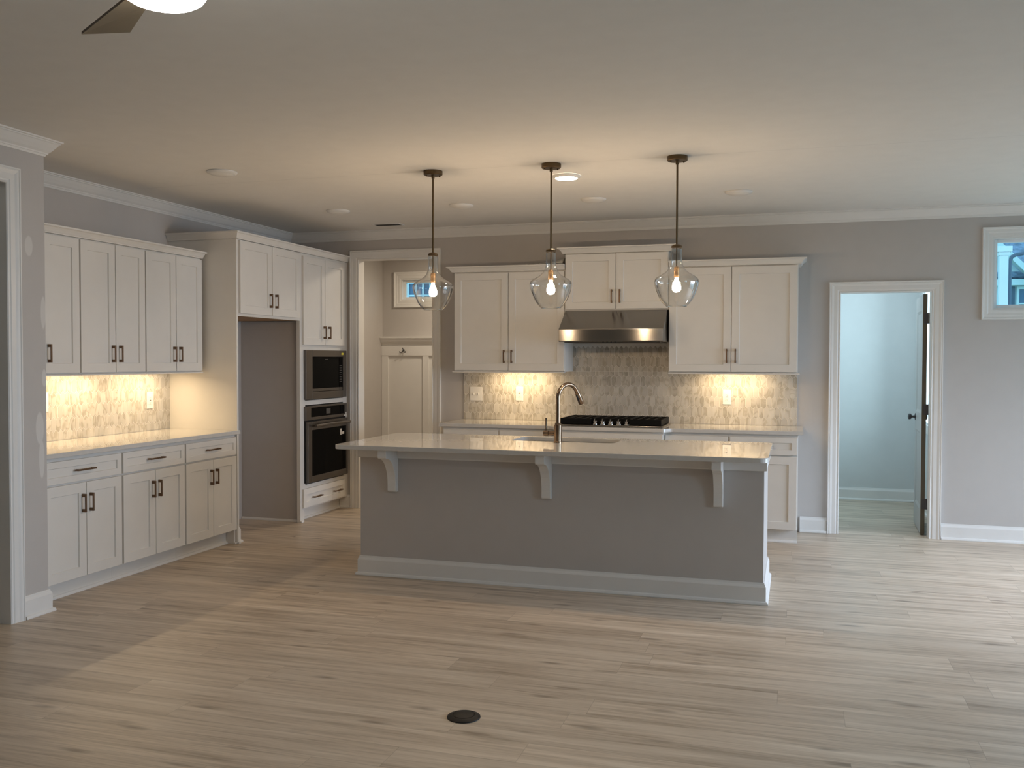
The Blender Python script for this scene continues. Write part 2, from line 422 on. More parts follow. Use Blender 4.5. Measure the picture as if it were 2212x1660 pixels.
def holes_wall(mb, o, u0, u1, z0, z1, d0, d1, holes):
    us = sorted({u0, u1, *[h[0] for h in holes], *[h[1] for h in holes]}); zs = sorted({z0, z1, *[h[2] for h in holes], *[h[3] for h in holes]})
    for a, b_ in zip(us, us[1:]):
        run = None
        for c, e in zip(zs, zs[1:]):
            inside = any(h[0] <= a and b_ <= h[1] and h[2] <= c and e <= h[3] for h in holes)
            if inside:
                if run: mb.box(a, b_, d0, d1, run[0], run[1], o); run = None
            else: run = (run[0], e) if run else (c, e)
        if run: mb.box(a, b_, d0, d1, run[0], run[1], o)
    return mb

ZC = 2.746; XS = 0.722; YS = -4.002; WT = 0.115; XR = 8.8; YF = -11.0
# ------------------------------------------------------------------ setting
f = MB(); f.box(-2.0, 9.1, -11.2, 0.0, -0.12, 0.0); f.box(0.1, 6.3, 0.0, 2.3, -0.12, 0.0)
f.build('floor', MT['floor'], kind='structure')
c = MB(); c.box(-2.0, 9.1, -11.2, WT, ZC, ZC+0.12); c.box(0.1, 2.8, WT, 1.75, ZC, ZC+0.12); c.box(4.9, 6.3, WT, 2.25, ZC, ZC+0.12)
c.build('ceiling', MT['ceil'], kind='structure')

J = 0.018                                                            # jamb liner thickness
MUD = (0.7646, 1.543, 2.462); DOR = (5.267, 5.978, 2.055); GD = (7.60, 8.50, 0.06, 2.10); WN1 = (6.43, 7.33, 1.897, 2.487)
w = MB(); holes_wall(w, 'B', -0.2, 9.0, 0, ZC, -WT, 0, [(MUD[0]-J, MUD[1]+J, 0, MUD[2]+J), (DOR[0]-J, DOR[1]+J, 0, DOR[2]+J), WN1, GD])
w.build('wall_back', MT['wall'], kind='structure')
w = MB(); w.box(-0.115, 0.0, -4.117, 0.0, 0, ZC); w.build('wall_left', MT['wall'], kind='structure')
HD = (-5.30, -4.288, 2.452)                                          # cased opening in the near left wall
w = MB(); holes_wall(w, 'L', -11.0, YS, 0, ZC, XS-WT, XS, [(HD[0]-J, HD[1]+J, 0, HD[2]+J)]); w.box(-0.115, XS-WT, -4.117, YS, 0, ZC)
w.build('wall_near_left', MT['patched'], kind='structure')
w = MB(); w.box(-1.72, -1.6, -7.0, -4.0, 0, ZC); w.box(-1.6, XS-WT, -7.0, -6.88, 0, ZC); w.box(-1.6, -0.115, -4.117, -4.0, 0, ZC)
w.build('wall_hall', MT['wall'], kind='structure')
PD = (-3.10, -0.60, 0.05, 2.20)
w = MB(); SW = (-6.85, -5.15, 0.90, 2.10)
holes_wall(w, 'L', -11.2, WT, 0, ZC, XR, XR+0.12, [PD, SW]); w.build('wall_right', MT['wall'], kind='structure')
w = MB(); w.box(-2.0, 9.0, YF-0.12, YF, 0, ZC); w.build('wall_front', MT['wall'], kind='structure')
w = MB(); w.box(0.165, 0.28, WT, 1.60, 0, ZC); w.box(2.6, 2.7, WT, 1.60, 0, ZC)
WN2 = (0.512, 1.15, 2.163, 2.415)
holes_wall(w, 'W', 0, 0, 0, 0, 0, 0, []) if False else None
def hw_y(mb, x0, x1, y0, y1, holes):
    holes_wall(mb, 'W', x0, x1, 0, ZC, y0, y1, holes)
hw_y(w, 0.165, 2.7, 1.60, 1.715, [WN2]); w.build('wall_mudroom', MT['wall'], kind='structure')
w = MB(); hw_y(w, 5.0, 6.13, 2.11, 2.22, []); w.box(5.0, 5.1, WT, 2.11, 0, ZC)
WN3 = (0.85, 1.65, 0.86, 2.25)
holes_wall(w, 'L', WT, 2.22, 0, ZC, 6.13, 6.245, [WN3]); w.build('wall_small_room', mat('pale wall paint', (0.62, 0.64, 0.64), 0.6), kind='structure')
# dry-wall wings of the refrigerator alcove
w = MB(); w.box(0, 0.600, -0.888, -0.8625, 0, 1.826); w.box(0, 0.600, -1.9065, -1.868, 0, 1.826)
w.build('wall_alcove', MT['wall'], kind='structure')

CROWN = [(0, -0.092), (0.006, -0.092), (0.010, -0.080), (0.016, -0.080), (0.018, -0.072), (0.030, -0.060), (0.046, -0.038), (0.058, -0.020), (0.064, -0.016), (0.064, -0.010), (0.074, -0.008), (0.076, 0), (0, 0)]
BASE = [(0, 0), (0.030, 0), (0.030, 0.006), (0.026, 0.016), (0.016, 0.021), (0.016, 0.104), (0.013, 0.112), (0.009, 0.120), (0.006, 0.131), (0, 0.131)]
SHOE = [(0, 0), (0.016, 0), (0.015, 0.008), (0.010, 0.016), (0, 0.020)]
CAS = [(0.0, 0), (0.0, 0.012), (0.006, 0.017), (0.012, 0.012), (0.020, 0.013), (0.026, 0.017), (0.055, 0.018), (0.066, 0.022), (0.074, 0.024), (0.080, 0.022), (0.084, 0.026), (0.091, 0.026), (0.091, 0)]

t = MB(); t.sweep([(a, b_) for a, b_ in CROWN], [(XS, YF), (XS, YS), (0, YS), (0, 0), (XR, 0), (XR, YF)], z=ZC-0.0005)
t.build('trim_1', MT['trim'], kind='structure', label='white crown moulding where the walls meet the ceiling')
def opening_trim(name, o, op, depth, label=None, both=False):
    t = MB()
    t.casing(o, op[0], op[1], op[2], CAS)
    t.box(op[0]-J+0.0005, op[0], -depth, 0.0, 0, op[2], o); t.box(op[1], op[1]+J-0.0005, -depth, 0.0, 0, op[2], o)
    t.box(op[0]-J+0.0005, op[1]+J-0.0005, -depth, 0.0, op[2], op[2]+J-0.0005, o)
    x = t.build(name, MT['trim'], kind='structure')
    if label: x['label'] = label
opening_trim('trim_2', 'B', MUD, WT, 'white casing round the mudroom opening')
opening_trim('trim_3', 'B', DOR, WT, 'white casing round the right doorway')
b = MB(); b.casing('L', HD[0], HD[1], HD[2], CAS, d=XS)
# jamb of the far left opening sits inside the wall thickness behind the casing
b.box(HD[1], HD[1]+J-0.0005, XS-WT, XS, 0, HD[2], 'L'); b.box(HD[0]-J+0.0005, HD[0], XS-WT, XS, 0, HD[2], 'L'); b.box(HD[0]-J+0.0005, HD[1]+J-0.0005, XS-WT, XS, HD[2], HD[2]+J-0.0005, 'L')
b.build('trim_4', MT['trim'], kind='structure', label='white casing and jamb of the far left opening')

def baseboard(name, path):
    m = MB(); m.sweep(BASE, path, z=0.0005); m.build(name, MT['trim'], kind='structure')
baseboard('baseboard_near_left', [(XS, -4.190), (XS, YS), (0.640, YS)])
baseboard('baseboard_back', [(0.555, 0), (0.670, 0)])
baseboard('baseboard_back_middle', [(1.637, 0), (1.885, 0)])
baseboard('baseboard_back_right', [(4.952, 0), (5.172, 0)])
baseboard('baseboard_right_end', [(6.072, 0), (7.515, 0)])
m = MB(); m.sweep(BASE, [(5.1, 2.11), (6.13, 2.11), (6.13, 0.83)], z=0.0005); m.build('baseboard_small_room', MT['trim'], kind='structure')
m = MB(); m.sweep(SHOE, [(0.003, -0.888), (0.600, -0.888)], z=0.0005)
m.sweep(BASE, [(0.600, -1.9065), (0.600, -1.868), (0.003, -1.868)], z=0.0005, side=1)
m.build('baseboard_alcove', MT['trim'], kind='structure')

# windows
WCAS = [(0.0, 0), (0.0, 0.012), (0.012, 0.014), (0.030, 0.014), (0.040, 0.018), (0.060, 0.019), (0.066, 0.024), (0.078, 0.026), (0.080, 0)]
def window(name, o, u0, u1, z0, z1, face, outer, sash=0.035, bars=()):
    """face: plane of the inside casing, outer: depth range of the wall (in d, negative = outwards)"""
    m = MB(); m.casing(o, u0, u1, z1, WCAS, z0=z0, d=face, closed=True)
    root = m.build(name, MT['trim'], kind='structure')
    g = MB(); e = 0.014
    d0, d1 = outer
    g.box(u0, u0+e, d0, d1, z0, z1, o); g.box(u1-e, u1, d0, d1, z0, z1, o); g.box(u0+e, u1-e, d0, d1, z0, z0+e, o); g.box(u0+e, u1-e, d0, d1, z1-e, z1, o)
    g.build('window_jamb', MT['trim'], root)
    s_ = MB(); q = e + sash; a0 = d0 + (d1-d0)*0.25; a1 = d0 + (d1-d0)*0.6
    s_.box(u0+e, u0+q, a0, a1, z0+e, z1-e, o); s_.box(u1-q, u1-e, a0, a1, z0+e, z1-e, o); s_.box(u0+q, u1-q, a0, a1, z0+e, z0+q, o); s_.box(u0+q, u1-q, a0, a1, z1-q, z1-e, o)
    for fr in bars: s_.box(u0+(u1-u0)*fr-0.012, u0+(u1-u0)*fr+0.012, a0, a1, z0+q, z1-q, o)
    s_.build('window_sash', MT['vinyl'], root, bevel=0.003)
    p = MB(); mid = (a0+a1)/2; p.box(u0+q-0.004, u1-q+0.004, mid-0.002, mid+0.002, z0+q-0.004, z1-q+0.004, o); p.build('pane', MT['pane'], root)
    return root
window('window_1', 'B', *WN1, 0.0, (-WT, 0.0), sash=0.028)
window('window_6', 'B', *GD, 0.0, (-WT, 0.0), sash=0.09)
# the mudroom's back wall faces the camera at y = 1.6 (d = -1.6)
window('window_2', 'B', *WN2, -1.60, (-1.715, -1.60), sash=0.03)
m = MB()
def lwin(name, y0, y1, z0, z1, xin, xout):
    root = None
    c_ = MB(); e = 0.02
    c_.box(xin-0.018, xin, y0-0.08, y0, z0-0.08, z1+0.08); c_.box(xin-0.018, xin, y1, y1+0.08, z0-0.08, z1+0.08)
    c_.box(xin-0.018, xin, y0, y1, z0-0.08, z0); c_.box(xin-0.018, xin, y0, y1, z1, z1+0.08)
    root = c_.build(name, MT['trim'], kind='structure')
    s_ = MB(); s_.box(xin, xout, y0, y0+e, z0, z1); s_.box(xin, xout, y1-e, y1, z0, z1); s_.box(xin, xout, y0+e, y1-e, z0, z0+e); s_.box(xin, xout, y0+e, y1-e, z1-e, z1)
    s_.box(xin+0.04, xin+0.08, (y0+y1)/2-0.03, (y0+y1)/2+0.03, z0+e, z1-e)
    s_.build('window_sash', MT['vinyl'], root)
    p = MB(); p.box(xin+0.056, xin+0.06, y0+e, (y0+y1)/2-0.03, z0+e, z1-e); p.box(xin+0.056, xin+0.06, (y0+y1)/2+0.03, y1-e, z0+e, z1-e); p.build('pane', MT['pane'], root)
lwin('window_3', PD[0], PD[1], PD[2], PD[3], XR, XR+0.12)
lwin('window_5', SW[0], SW[1], SW[2], SW[3], XR, XR+0.12)
lwin('window_4', WN3[0], WN3[1], WN3[2], WN3[3], 6.13, 6.245)

# the open two-panel door of the small room, hinged on the right jamb and swung inwards
DB = Vector((5.929, 0.132, 0.008)); DAng = R(91.2)     # along the slab
def door():
    root = bpy.data.objects.new('door_1', None); COL.objects.link(root); root.location = DB; root.rotation_euler = (0, 0, -R(2.2)); root['kind'] = 'structure'
    W_, H_, T_ = 0.695, 2.035, 0.034                      # local: x = thickness, y = along slab
    s_ = MB()
    # slab face towards the opening is x=0: two recessed panels
    def panel_face(x, sgn):
        st = 0.105
        cuts = [(0.20, 0.86), (1.02, H_-0.13)]
        ys = [0, st, W_-st, W_]; zs = [0, cuts[0][0], cuts[0][1], cuts[1][0], cuts[1][1], H_]
        for i in range(3):
            for j in range(5):
                a0, a1, b0, b1 = ys[i], ys[i+1], zs[j], zs[j+1]
                if i == 1 and j in (1, 3):
                    fr = [(a0, b0), (a1, b0), (a1, b1), (a0, b1)]; q = 0.022
                    inn = [(a0+q, b0+q), (a1-q, b0+q), (a1-q, b1-q), (a0+q, b1-q)]
                    A = [s_.bm.verts.new((x, y, z)) for y, z in fr]; B_ = [s_.bm.verts.new((x+sgn*0.009, y, z)) for y, z in inn]
                    for k in range(4): s_.face([A[k], A[(k+1) % 4], B_[(k+1) % 4], B_[k]])
                    s_.face(B_)
                else:
                    s_.face([s_.bm.verts.new((x, y, z)) for y, z in ((a0, b0), (a1, b0), (a1, b1), (a0, b1))])
    panel_face(0, 1); panel_face(T_, -1)
    s_.mi = 1
    s_.face([s_.bm.verts.new(p) for p in ((0, 0, 0), (T_, 0, 0), (T_, 0, H_), (0, 0, H_))])
    s_.mi = 0
    s_.face([s_.bm.verts.new(p) for p in ((0, W_, 0), (T_, W_, 0), (T_, W_, H_), (0, W_, H_))])
    s_.face([s_.bm.verts.new(p) for p in ((0, 0, 0), (T_, 0, 0), (T_, W_, 0), (0, W_, 0))])
    s_.face([s_.bm.verts.new(p) for p in ((0, 0, H_), (T_, 0, H_), (T_, W_, H_), (0, W_, H_))])
    bmesh.ops.remove_doubles(s_.bm, verts=s_.bm.verts[:], dist=1e-5)
    s_.build('door_slab', [MT['doorpaint'], MT['dooredge']], root)
    for sgn, x in ((-1, 0.0), (1, T_)):
        k = MB()
        k.lathe([(0.032, 0), (0.032, 0.004), (0.012, 0.010), (0.010, 0.030), (0.022, 0.036), (0.027, 0.046), (0.026, 0.058), (0.018, 0.064), (0, 0.066)], c=(x, W_-0.065, 0.965), ax=(sgn, 0, 0), seg=20)
        k.build('door_knob', MT['rubber'], root, smooth=True)
    for z in (0.26, 1.06, 1.83):
        h = MB(); h.box(T_*0.25, T_+0.004, -0.003, -0.0005, z-0.045, z+0.045); h.tube([(T_+0.010, -0.006, z-0.045), (T_+0.010, -0.006, z+0.045)], 0.0065, 10)
        h.build('hinge', MT['rubber'], root)
door()

# ------------------------------------------------------------------ handles and cabinets
def pull(o, u, z, d, length, vertical, parent):
    m = MB(); h = length/2; pr = 0.030; t_ = 0.0055
    if vertical:
        m.box(u-t_, u+t_, d+pr-0.008, d+pr, z-h, z+h, o)
        for s_ in (-1, 1): m.box(u-t_, u+t_, d, d+pr-0.008, z+s_*(h-0.010)-0.010, z+s_*(h-0.010)+0.010, o)
    else:
        m.box(u-h, u+h, d+pr-0.008, d+pr, z-t_, z+t_, o)
        for s_ in (-1, 1): m.box(u+s_*(h-0.010)-0.010, u+s_*(h-0.010)+0.010, d, d+pr-0.008, z-t_, z+t_, o)
    return m.build('handle', MT['bronze'], parent, bevel=0.0012)

def front(kind, o, u0, u1, z0, z1, d, root, rail=0.060, handles=()):
    """handles: (u, z, length, vertical)"""
    m = MB(); m.shaker(o, u0, u1, z0, z1, d+0.0008, d+0.0205, rail=rail)
    x = m.build(kind, MT['cab'], root)
    for (u, z, ln, v) in handles: 
        pull(o, u, z, d+0.0205, ln, v, x)
    return x

def cab_root(name, label, cat, o, u0, u1, d, z, group): 
    return thing(name, label, cat, Pt(o, (u0+u1)/2, d/2, z), group)

def base_cabinet(o, u0, u1, face, label, group, mid=None, draw=True, endleg=None, bump=0.0, three=False):
    r = cab_root('base_cabinet', label, 'cabinet', o, u0, u1, face, 0, group)
    fc = face + bump
    m = MB(); m.box(u0, u1, 0.0005 if not bump else 0.0005, fc, 0.115, 0.8835, o)
    if endleg:
        m.box(endleg[0], endleg[1], 0.545, fc, 0, 0.115, o)
    m.build('body', MT['cab'], r, bevel=0.001)
    k = MB(); te = u1 if not endleg else endleg[0]
    k.box(u0, te, 0.02, 0.545, 0.0005, 0.1145, o); k.build('toe_kick', MT['cab'], r)
    k = MB()
    k.prism([(0.545 + a, b_ + 0.0005) for a, b_ in SHOE], u0, te, o, axis='u')
    if endleg: k.box(endleg[0]-0.004, endleg[1]+0.0004, fc-0.006, fc+0.014, 0.0005, 0.014, o); 
    k.build('shoe_moulding', MT['trim'], r)
    g = 0.008
    if three:
        for (a, b_) in ((0.72, 0.862), (0.42, 0.712), (0.12, 0.412)):
            front('drawer', o, u0+g, u1-g, a, b_, fc, r, 0.045, [((u0+u1)/2, (a+b_)/2, 0.155, False)])
        return r
    if draw: front('drawer', o, u0+g, u1-g, 0.720, 0.858, fc, r, 0.040, [((u0+u1)/2 + 0.0, 0.791, 0.156, False)])
    if mid is None:
        front('door', o, u0+g, u1-g, 0.118, 0.707, fc, r, 0.062, [(u0+g+0.035, 0.579, 0.116, True)])
    else:
        front('door', o, u0+g, mid-0.002, 0.118, 0.707, fc, r, 0.062, [(mid-0.036, 0.579, 0.116, True)])
        front('door', o, mid+0.002, u1-g, 0.118, 0.707, fc, r, 0.062, [(mid+0.031, 0.579, 0.116, True)])
    return r

GL = 'base cabinets along the left wall'
base_cabinet('L', -3.955, -3.2605, 0.617, 'white double-door base cabinet nearest the drywall corner at left', GL, mid=-3.590)
base_cabinet('L', -3.2595, -2.5915, 0.617, 'white base cabinet in the middle of the left wall run', GL, mid=-2.925)
base_cabinet('L', -2.5905, -1.9310, 0.617, 'white base cabinet with a floor-length leg next to the tall end panel', GL, mid=-2.249, endleg=(-1.950, -1.931))
GB = 'base cabinets along the back wall'
base_cabinet('B', 1.892, 2.4155, 0.610, 'white base cabinet at the left end of the back counter', GB)
base_cabinet('B', 2.4165, 2.9295, 0.610, 'white base cabinet left of the cooktop, behind the faucet', GB)
base_cabinet('B', 2.9305, 3.8645, 0.610, 'white drawer cabinet under the gas cooktop, bumped forward', GB, bump=0.075, three=True)
base_cabinet('B', 3.8655, 4.3885, 0.610, 'white base cabinet just right of the cooktop', GB)
base_cabinet('B', 4.3895, 4.9300, 0.610, 'white base cabinet at the right end of the back counter', GB)

def light_bar(o, u, d, z, length, parent, power):
    m = MB(); m.box(u-length/2, u+length/2, d-0.014, d+0.014, z-0.010, z-0.0005, o)
    x = m.build('light_bar', MT['plate'], parent)
    p = Pt(o, u, d, z-0.012)
    l_ = area_light('under_cabinet_glow', p, (0, 0, -1), length*0.95, 0.02, power, WARMER)
    # the strip is tipped a little towards the tiles
    if o == 'L': l_.rotation_euler = (R(10), 0, PI/2)
    else: l_.rotation_euler = (R(12), 0, 0)
    return x

def wall_cabinet(o, u0, u1, face, z0, z1, label, group, mid, hz, hl=0.117, dz=(0.008, 0.010), bars=(), hoff=0.036, rail=True, g=0.006, rail_ends=(0, 0)):
    r = cab_root('wall_cabinet', label, 'cabinet', o, u0, u1, face, z0, group)
    m = MB(); m.box(u0, u1, 0.0005, face, z0, z1, o); m.build('body', MT['cab'], r, bevel=0.001)
    front('door', o, u0+g, mid-0.003, z0+dz[0], z1-dz[1], face, r, 0.062, [(mid-hoff, hz, hl, True)])
    front('door', o, mid+0.003, u1-g, z0+dz[0], z1-dz[1], face, r, 0.062, [(mid+hoff, hz, hl, True)])
    if rail:
        k = MB(); k.box(u0+rail_ends[0], u1+rail_ends[1], face-0.018, face+0.024, z0-0.012, z0-0.0005, o); k.box(u0+max(0, rail_ends[0]), u1+min(0, rail_ends[1]), face-0.014, face+0.018, z0-0.027, z0-0.012, o) if False else None
        k.build('light_rail', MT['cab'], r, bevel=0.004)
    for (u, d) in bars: light_bar(o, u, d, z0, 0.50, r, P_BAR)
    return r
GUL = 'wall cabinets above the left counter'
BD = 0.175
wall_cabinet('L', -3.955, -3.3045, 0.329, 1.381, 2.285, 'white wall cabinet partly hidden by the drywall corner at left', GUL, -3.624, 1.517, bars=[(-3.62, BD)])
wall_cabinet('L', -3.3035, -2.6505, 0.329, 1.381, 2.285, 'white wall cabinet in the middle of the three over the left counter', GUL, -2.966, 1.517, bars=[(-3.02, BD)])
wall_cabinet('L', -2.6495, -1.9650, 0.329, 1.381, 2.285, 'white wall cabinet beside the tall end panel over the left counter', GUL, -2.297, 1.517, bars=[(-2.36, BD)])
GUB = 'wall cabinets on the back wall'
wall_cabinet('B', 1.890, 2.938, 0.320, 1.375, 2.280, 'white wall cabinet left of the range hood', GUB, 2.413, 1.511, bars=[(2.46, BD)], rail_ends=(-0.016, 0.0))
wall_cabinet('B', 2.939, 3.8545, 0.325, 1.916, 2.420, 'short white wall cabinet above the stainless range hood', GUB, 3.397, 2.039, rail=False, dz=(0.012, 0.008))
wall_cabinet('B', 3.8555, 4.921, 0.320, 1.375, 2.280, 'white wall cabinet right of the range hood', GUB, 4.382, 1.518, bars=[(4.40, BD)], rail_ends=(0.0, 0.016))

CC = [(0.0, 0), (0.022, 0), (0.022, 0.006), (0.026, 0.010), (0.034, 0.022), (0.044, 0.034), (0.050, 0.038), (0.062, 0.040), (0.064, 0.050), (0.0, 0.050)]
def cab_crown(path, z, label, k=1.0, hgt=1.0):
    m = MB(); m.sweep([(a*k, b_*hgt) for a, b_ in CC], path, z=z+0.0005)
    tag(m.build('cabinet_crown', MT['cab']), label, 'moulding', 'crown mouldings on the cabinets')
cab_crown([(0.329, -3.998), (0.329, -1.958)], 2.285, 'white crown strip along the top of the left wall cabinets')
cab_crown([(0.004, -1.930), (0.638, -1.930), (0.638, -0.002)], 2.440, 'white crown round the top of the tall oven and refrigerator surround', k=0.62, hgt=1.18)
cab_crown([(1.890, -0.002), (1.890, -0.320), (2.9375, -0.320)], 2.280, 'white crown on the cabinet left of the range hood')
cab_crown([(2.939, -0.002), (2.939, -0.325), (3.8545, -0.325), (3.8545, -0.002)], 2.420, 'white crown on the raised short cabinet above the hood', hgt=1.05)
cab_crown([(3.8555, -0.320), (4.921, -0.320), (4.921, -0.002)], 2.280, 'white crown on the cabinet right of the range hood')

# tall run: end panel, cabinet over the refrigerator alcove, oven tower
r = thing('end_panel', 'tall white end panel between the left counter and the refrigerator alcove', 'panel', (0.32, -1.919, 0))
m = MB(); m.box(0.0005, 0.638, -1.930, -1.908, 0.0005, 2.4395); m.build('panel', MT['cab'], r, bevel=0.001)
m = MB(); m.box(0.632, 0.654, -1.934, -1.902, 0.0005, 0.016); m.build('shoe_block', MT['trim'], r, bevel=0.004)
r = thing('refrigerator_cabinet', 'white two-door cabinet high above the empty refrigerator alcove', 'cabinet', (0.32, -1.42, 1.827))
m = MB(); m.box(0.0005, 0.634, -1.9075, -0.9325, 1.836, 2.4395); m.build('body', MT['cab'], r, bevel=0.001)
m = MB(); m.box(0.0005, 0.612, -1.9075, -0.9325, 1.8275, 1.8355); m.build('underside', MT['cabin'], r, label='raw brown wood underside')
m = MB(); m.box(0.613, 0.634, -1.9075, -0.9325, 1.8275, 1.8358); m.build('bottom_rail', MT['cab'], r)
front('door', 'L', -1.895, -1.4245, 1.850, 2.4330, 0.634, r, 0.064, [(-1.462, 1.973, 0.118, True)])
front('door', 'L', -1.4165, -0.955, 1.850, 2.4330, 0.634, r, 0.064, [(-1.372, 1.973, 0.118, True)])
TW = thing('oven_tower', 'tall white cabinet holding the microwave and wall oven', 'cabinet', (0.32, -0.47, 0))
m = MB()
m.box(0.601, 0.634, -0.932, -0.862, 0.0005, 2.4395); m.box(0.0005, 0.601, -0.862, -0.840, 0.115, 2.4395); m.box(0.601, 0.634, -0.862, -0.840, 0.115, 2.4395)
m.box(0.0005, 0.634, -0.095, -0.002, 0.115, 2.4395); m.box(0.0005, 0.634, -0.840, -0.095, 1.545, 2.4395)
m.box(0.0005, 0.634, -0.840, -0.095, 1.062, 1.104); m.box(0.0005, 0.634, -0.840, -0.095, 0.115, 0.335); m.box(0.0005, 0.02, -0.840, -0.095, 0.335, 1.545)
m.build('body', MT['cab'], TW)
m = MB(); m.box(0.30, 0.550, -0.862, -0.002, 0.0005, 0.1145); m.prism([(0.550+a, b_+0.0005) for a, b_ in SHOE], -0.862, -0.002, 'L', axis='u'); m.build('toe_kick', MT['cab'], TW)
m = MB(); m.box(0.634, 0.652, -0.936, -0.900, 0.0005, 0.016); m.build('shoe_block', MT['trim'], TW, bevel=0.004)
front('door', 'L', -0.897, -0.494, 1.613, 2.4150, 0.634, TW, 0.062, [(-0.522, 1.732, 0.118, True)])
front('door', 'L', -0.488, -0.093, 1.613, 2.4150, 0.634, TW, 0.062, [(-0.428, 1.732, 0.118, True)])
front('drawer', 'L', -0.905, -0.088, 0.130, 0.300, 0.634, TW, 0.052, [(-0.668, 0.211, 0.160, False), (-0.265, 0.211, 0.160, False)])

def frame_box(m, o, u0, u1, z0, z1, iu0, iu1, iz0, iz1, d0, d1):
    m.box(u0, iu0, d0, d1, z0, z1, o); m.box(iu1, u1, d0, d1, z0, z1, o); m.box(iu0, iu1, d0, d1, z0, iz0, o); m.box(iu0, iu1, d0, d1, iz1, z1, o)
r = thing('microwave', 'dark built-in microwave with yellow sticker above the wall oven', 'microwave', (0.35, -0.468, 1.112))
m = MB(); m.box(0.05, 0.634, -0.835, -0.100, 1.106, 1.540); m.build('cavity', MT['black'], r)
m = MB(); frame_box(m, 'L', -0.868, -0.070, 1.112, 1.566, -0.748, -0.143, 1.180, 1.505, 0.6346, 0.662); m.build('trim_frame', MT['slate'], r, bevel=0.003)
m = MB(); m.box(0.6346, 0.655, -0.7475, -0.222, 1.2115, 1.5045); m.build('door_glass', MT['blackglass'], r)
m = MB(); m.box(0.6346, 0.655, -0.218, -0.1435, 1.2115, 1.5045); x = m.build('control_panel', MT['blackglass'], r)
for i in range(8):
    m = MB(); z = 1.262 + i*0.022; m.box(0.6552, 0.6558, -0.208, -0.158, z, z+0.006); m.build('button_row', MT['grey'], x)
m = MB(); m.box(0.6346, 0.657, -0.742, -0.222, 1.184, 1.210); m.box(0.6346, 0.657, -0.218, -0.148, 1.184, 1.210); m.build('handle_strip', MT['slate'], r, bevel=0.002)
m = MB(); m.box(0.6622, 0.6627, -0.181, -0.140, 1.523, 1.545); m.build('sticker', MT['yellow'], r, label='small yellow sticker')
m = MB(); m.box(0.6552, 0.6556, -0.500, -0.440, 1.478, 1.484); m.build('badge', MT['grey'], r)
r = thing('wall_oven', 'dark single wall oven with a bar handle below the microwave', 'oven', (0.35, -0.468, 0.35))
m = MB(); m.box(0.05, 0.634, -0.835, -0.100, 0.340, 1.058); m.build('cavity', MT['black'], r)
m = MB(); frame_box(m, 'L', -0.868, -0.068, 0.922, 1.051, -0.777, -0.116, 0.949, 1.036, 0.6346, 0.662); x = m.build('control_panel', MT['slate'], r, bevel=0.002)
m = MB(); m.box(0.6346, 0.658, -0.7765, -0.1165, 0.9495, 1.0355); m.build('panel_glass', MT['blackglass'], x)
m = MB(); m.box(0.6582, 0.6586, -0.484, -0.400, 0.966, 1.016); m.build('display', MT['grey'], x)
m = MB(); m.box(0.6346, 0.650, -0.862, -0.072, 0.350, 0.9205); m.build('door_gasket', MT['black'], r)
m = MB(); frame_box(m, 'L', -0.856, -0.073, 0.352, 0.908, -0.785, -0.108, 0.408, 0.832, 0.6502, 0.676); x = m.build('oven_door', MT['slate'], r, bevel=0.003)
m = MB(); m.box(0.6502, 0.672, -0.7845, -0.1085, 0.4085, 0.8315); m.build('door_glass', MT['blackglass'], x)
m = MB(); m.tube([(0.722, -0.80, 0.872), (0.722, -0.47, 0.876), (0.722, -0.12, 0.872)], 0.0135, 14)
for y in (-0.77, -0.15): m.tube([(0.676, y, 0.872), (0.722, y, 0.872)], 0.010, 10)
m.build('handle', MT['slate'], x, smooth=True)
m = MB(); m.box(0.6722, 0.6727, -0.232, -0.196, 0.748, 0.806); m.box(0.6722, 0.6727, -0.196, -0.150, 0.752, 0.776); m.build('sticker', MT['label'], x, label='small white paper sticker')
m = MB(); m.box(0.6622, 0.6627, -0.130, -0.072, 0.926, 0.938); m.box(0.6622, 0.6627, -0.096, -0.078, 0.942, 0.962); m.build('energy_label', MT['label'], r, label='white label scrap at the panel corner')

# ------------------------------------------------------------------ counters and backsplashes
def slab_from_outline(name, loops, z0, z1, material, ease=0.003):
    cu = bpy.data.curves.new(name, 'CURVE'); cu.dimensions = '2D'; cu.fill_mode = 'BOTH'; cu.extrude = (z1-z0)/2 - ease; cu.bevel_depth = ease; cu.bevel_resolution = 1; cu.offset = -ease
    for lp in loops:
        s_ = cu.splines.new('POLY'); s_.points.add(len(lp)-1); s_.use_cyclic_u = True
        for p, q in zip(s_.points, lp): p.co = (q[0], q[1], 0, 1)
    tmp = bpy.data.objects.new('tmp_outline', cu); COL.objects.link(tmp); tmp.location = (0, 0, 0)
    bpy.context.view_layer.update()
    dg = bpy.context.evaluated_depsgraph_get()
    me = bpy.data.meshes.new_from_object(tmp.evaluated_get(dg)); bpy.data.objects.remove(tmp); bpy.data.curves.remove(cu)
    me.name = name
    for v in me.vertices: v.co.z += (z0+z1)/2
    me.materials.clear(); me.materials.append(material)
    for p in me.polygons: p.use_smooth = False
    o = bpy.data.objects.new(name, me); COL.objects.link(o)
    return o
def rrect(x0, x1, y0, y1, rad, n=10):
    pts = []
    for cx, cy, a0 in ((x1-rad, y1-rad, 0), (x0+rad, y1-rad, 90), (x0+rad, y0+rad, 180), (x1-rad, y0+rad, 270)):
        for k in range(n+1):
            a = R(a0 + 90*k/n); pts.append((cx+rad*math.cos(a), cy+rad*math.sin(a)))
    return pts
ZT = 0.914
tag(slab_from_outline('countertop', [[(0.009, -3.998), (0.666, -3.998), (0.666, -1.9305), (0.009, -1.9305)]], 0.884, ZT, MT['quartz']), 'white quartz countertop on the left base cabinets', 'countertop', 'quartz countertops')
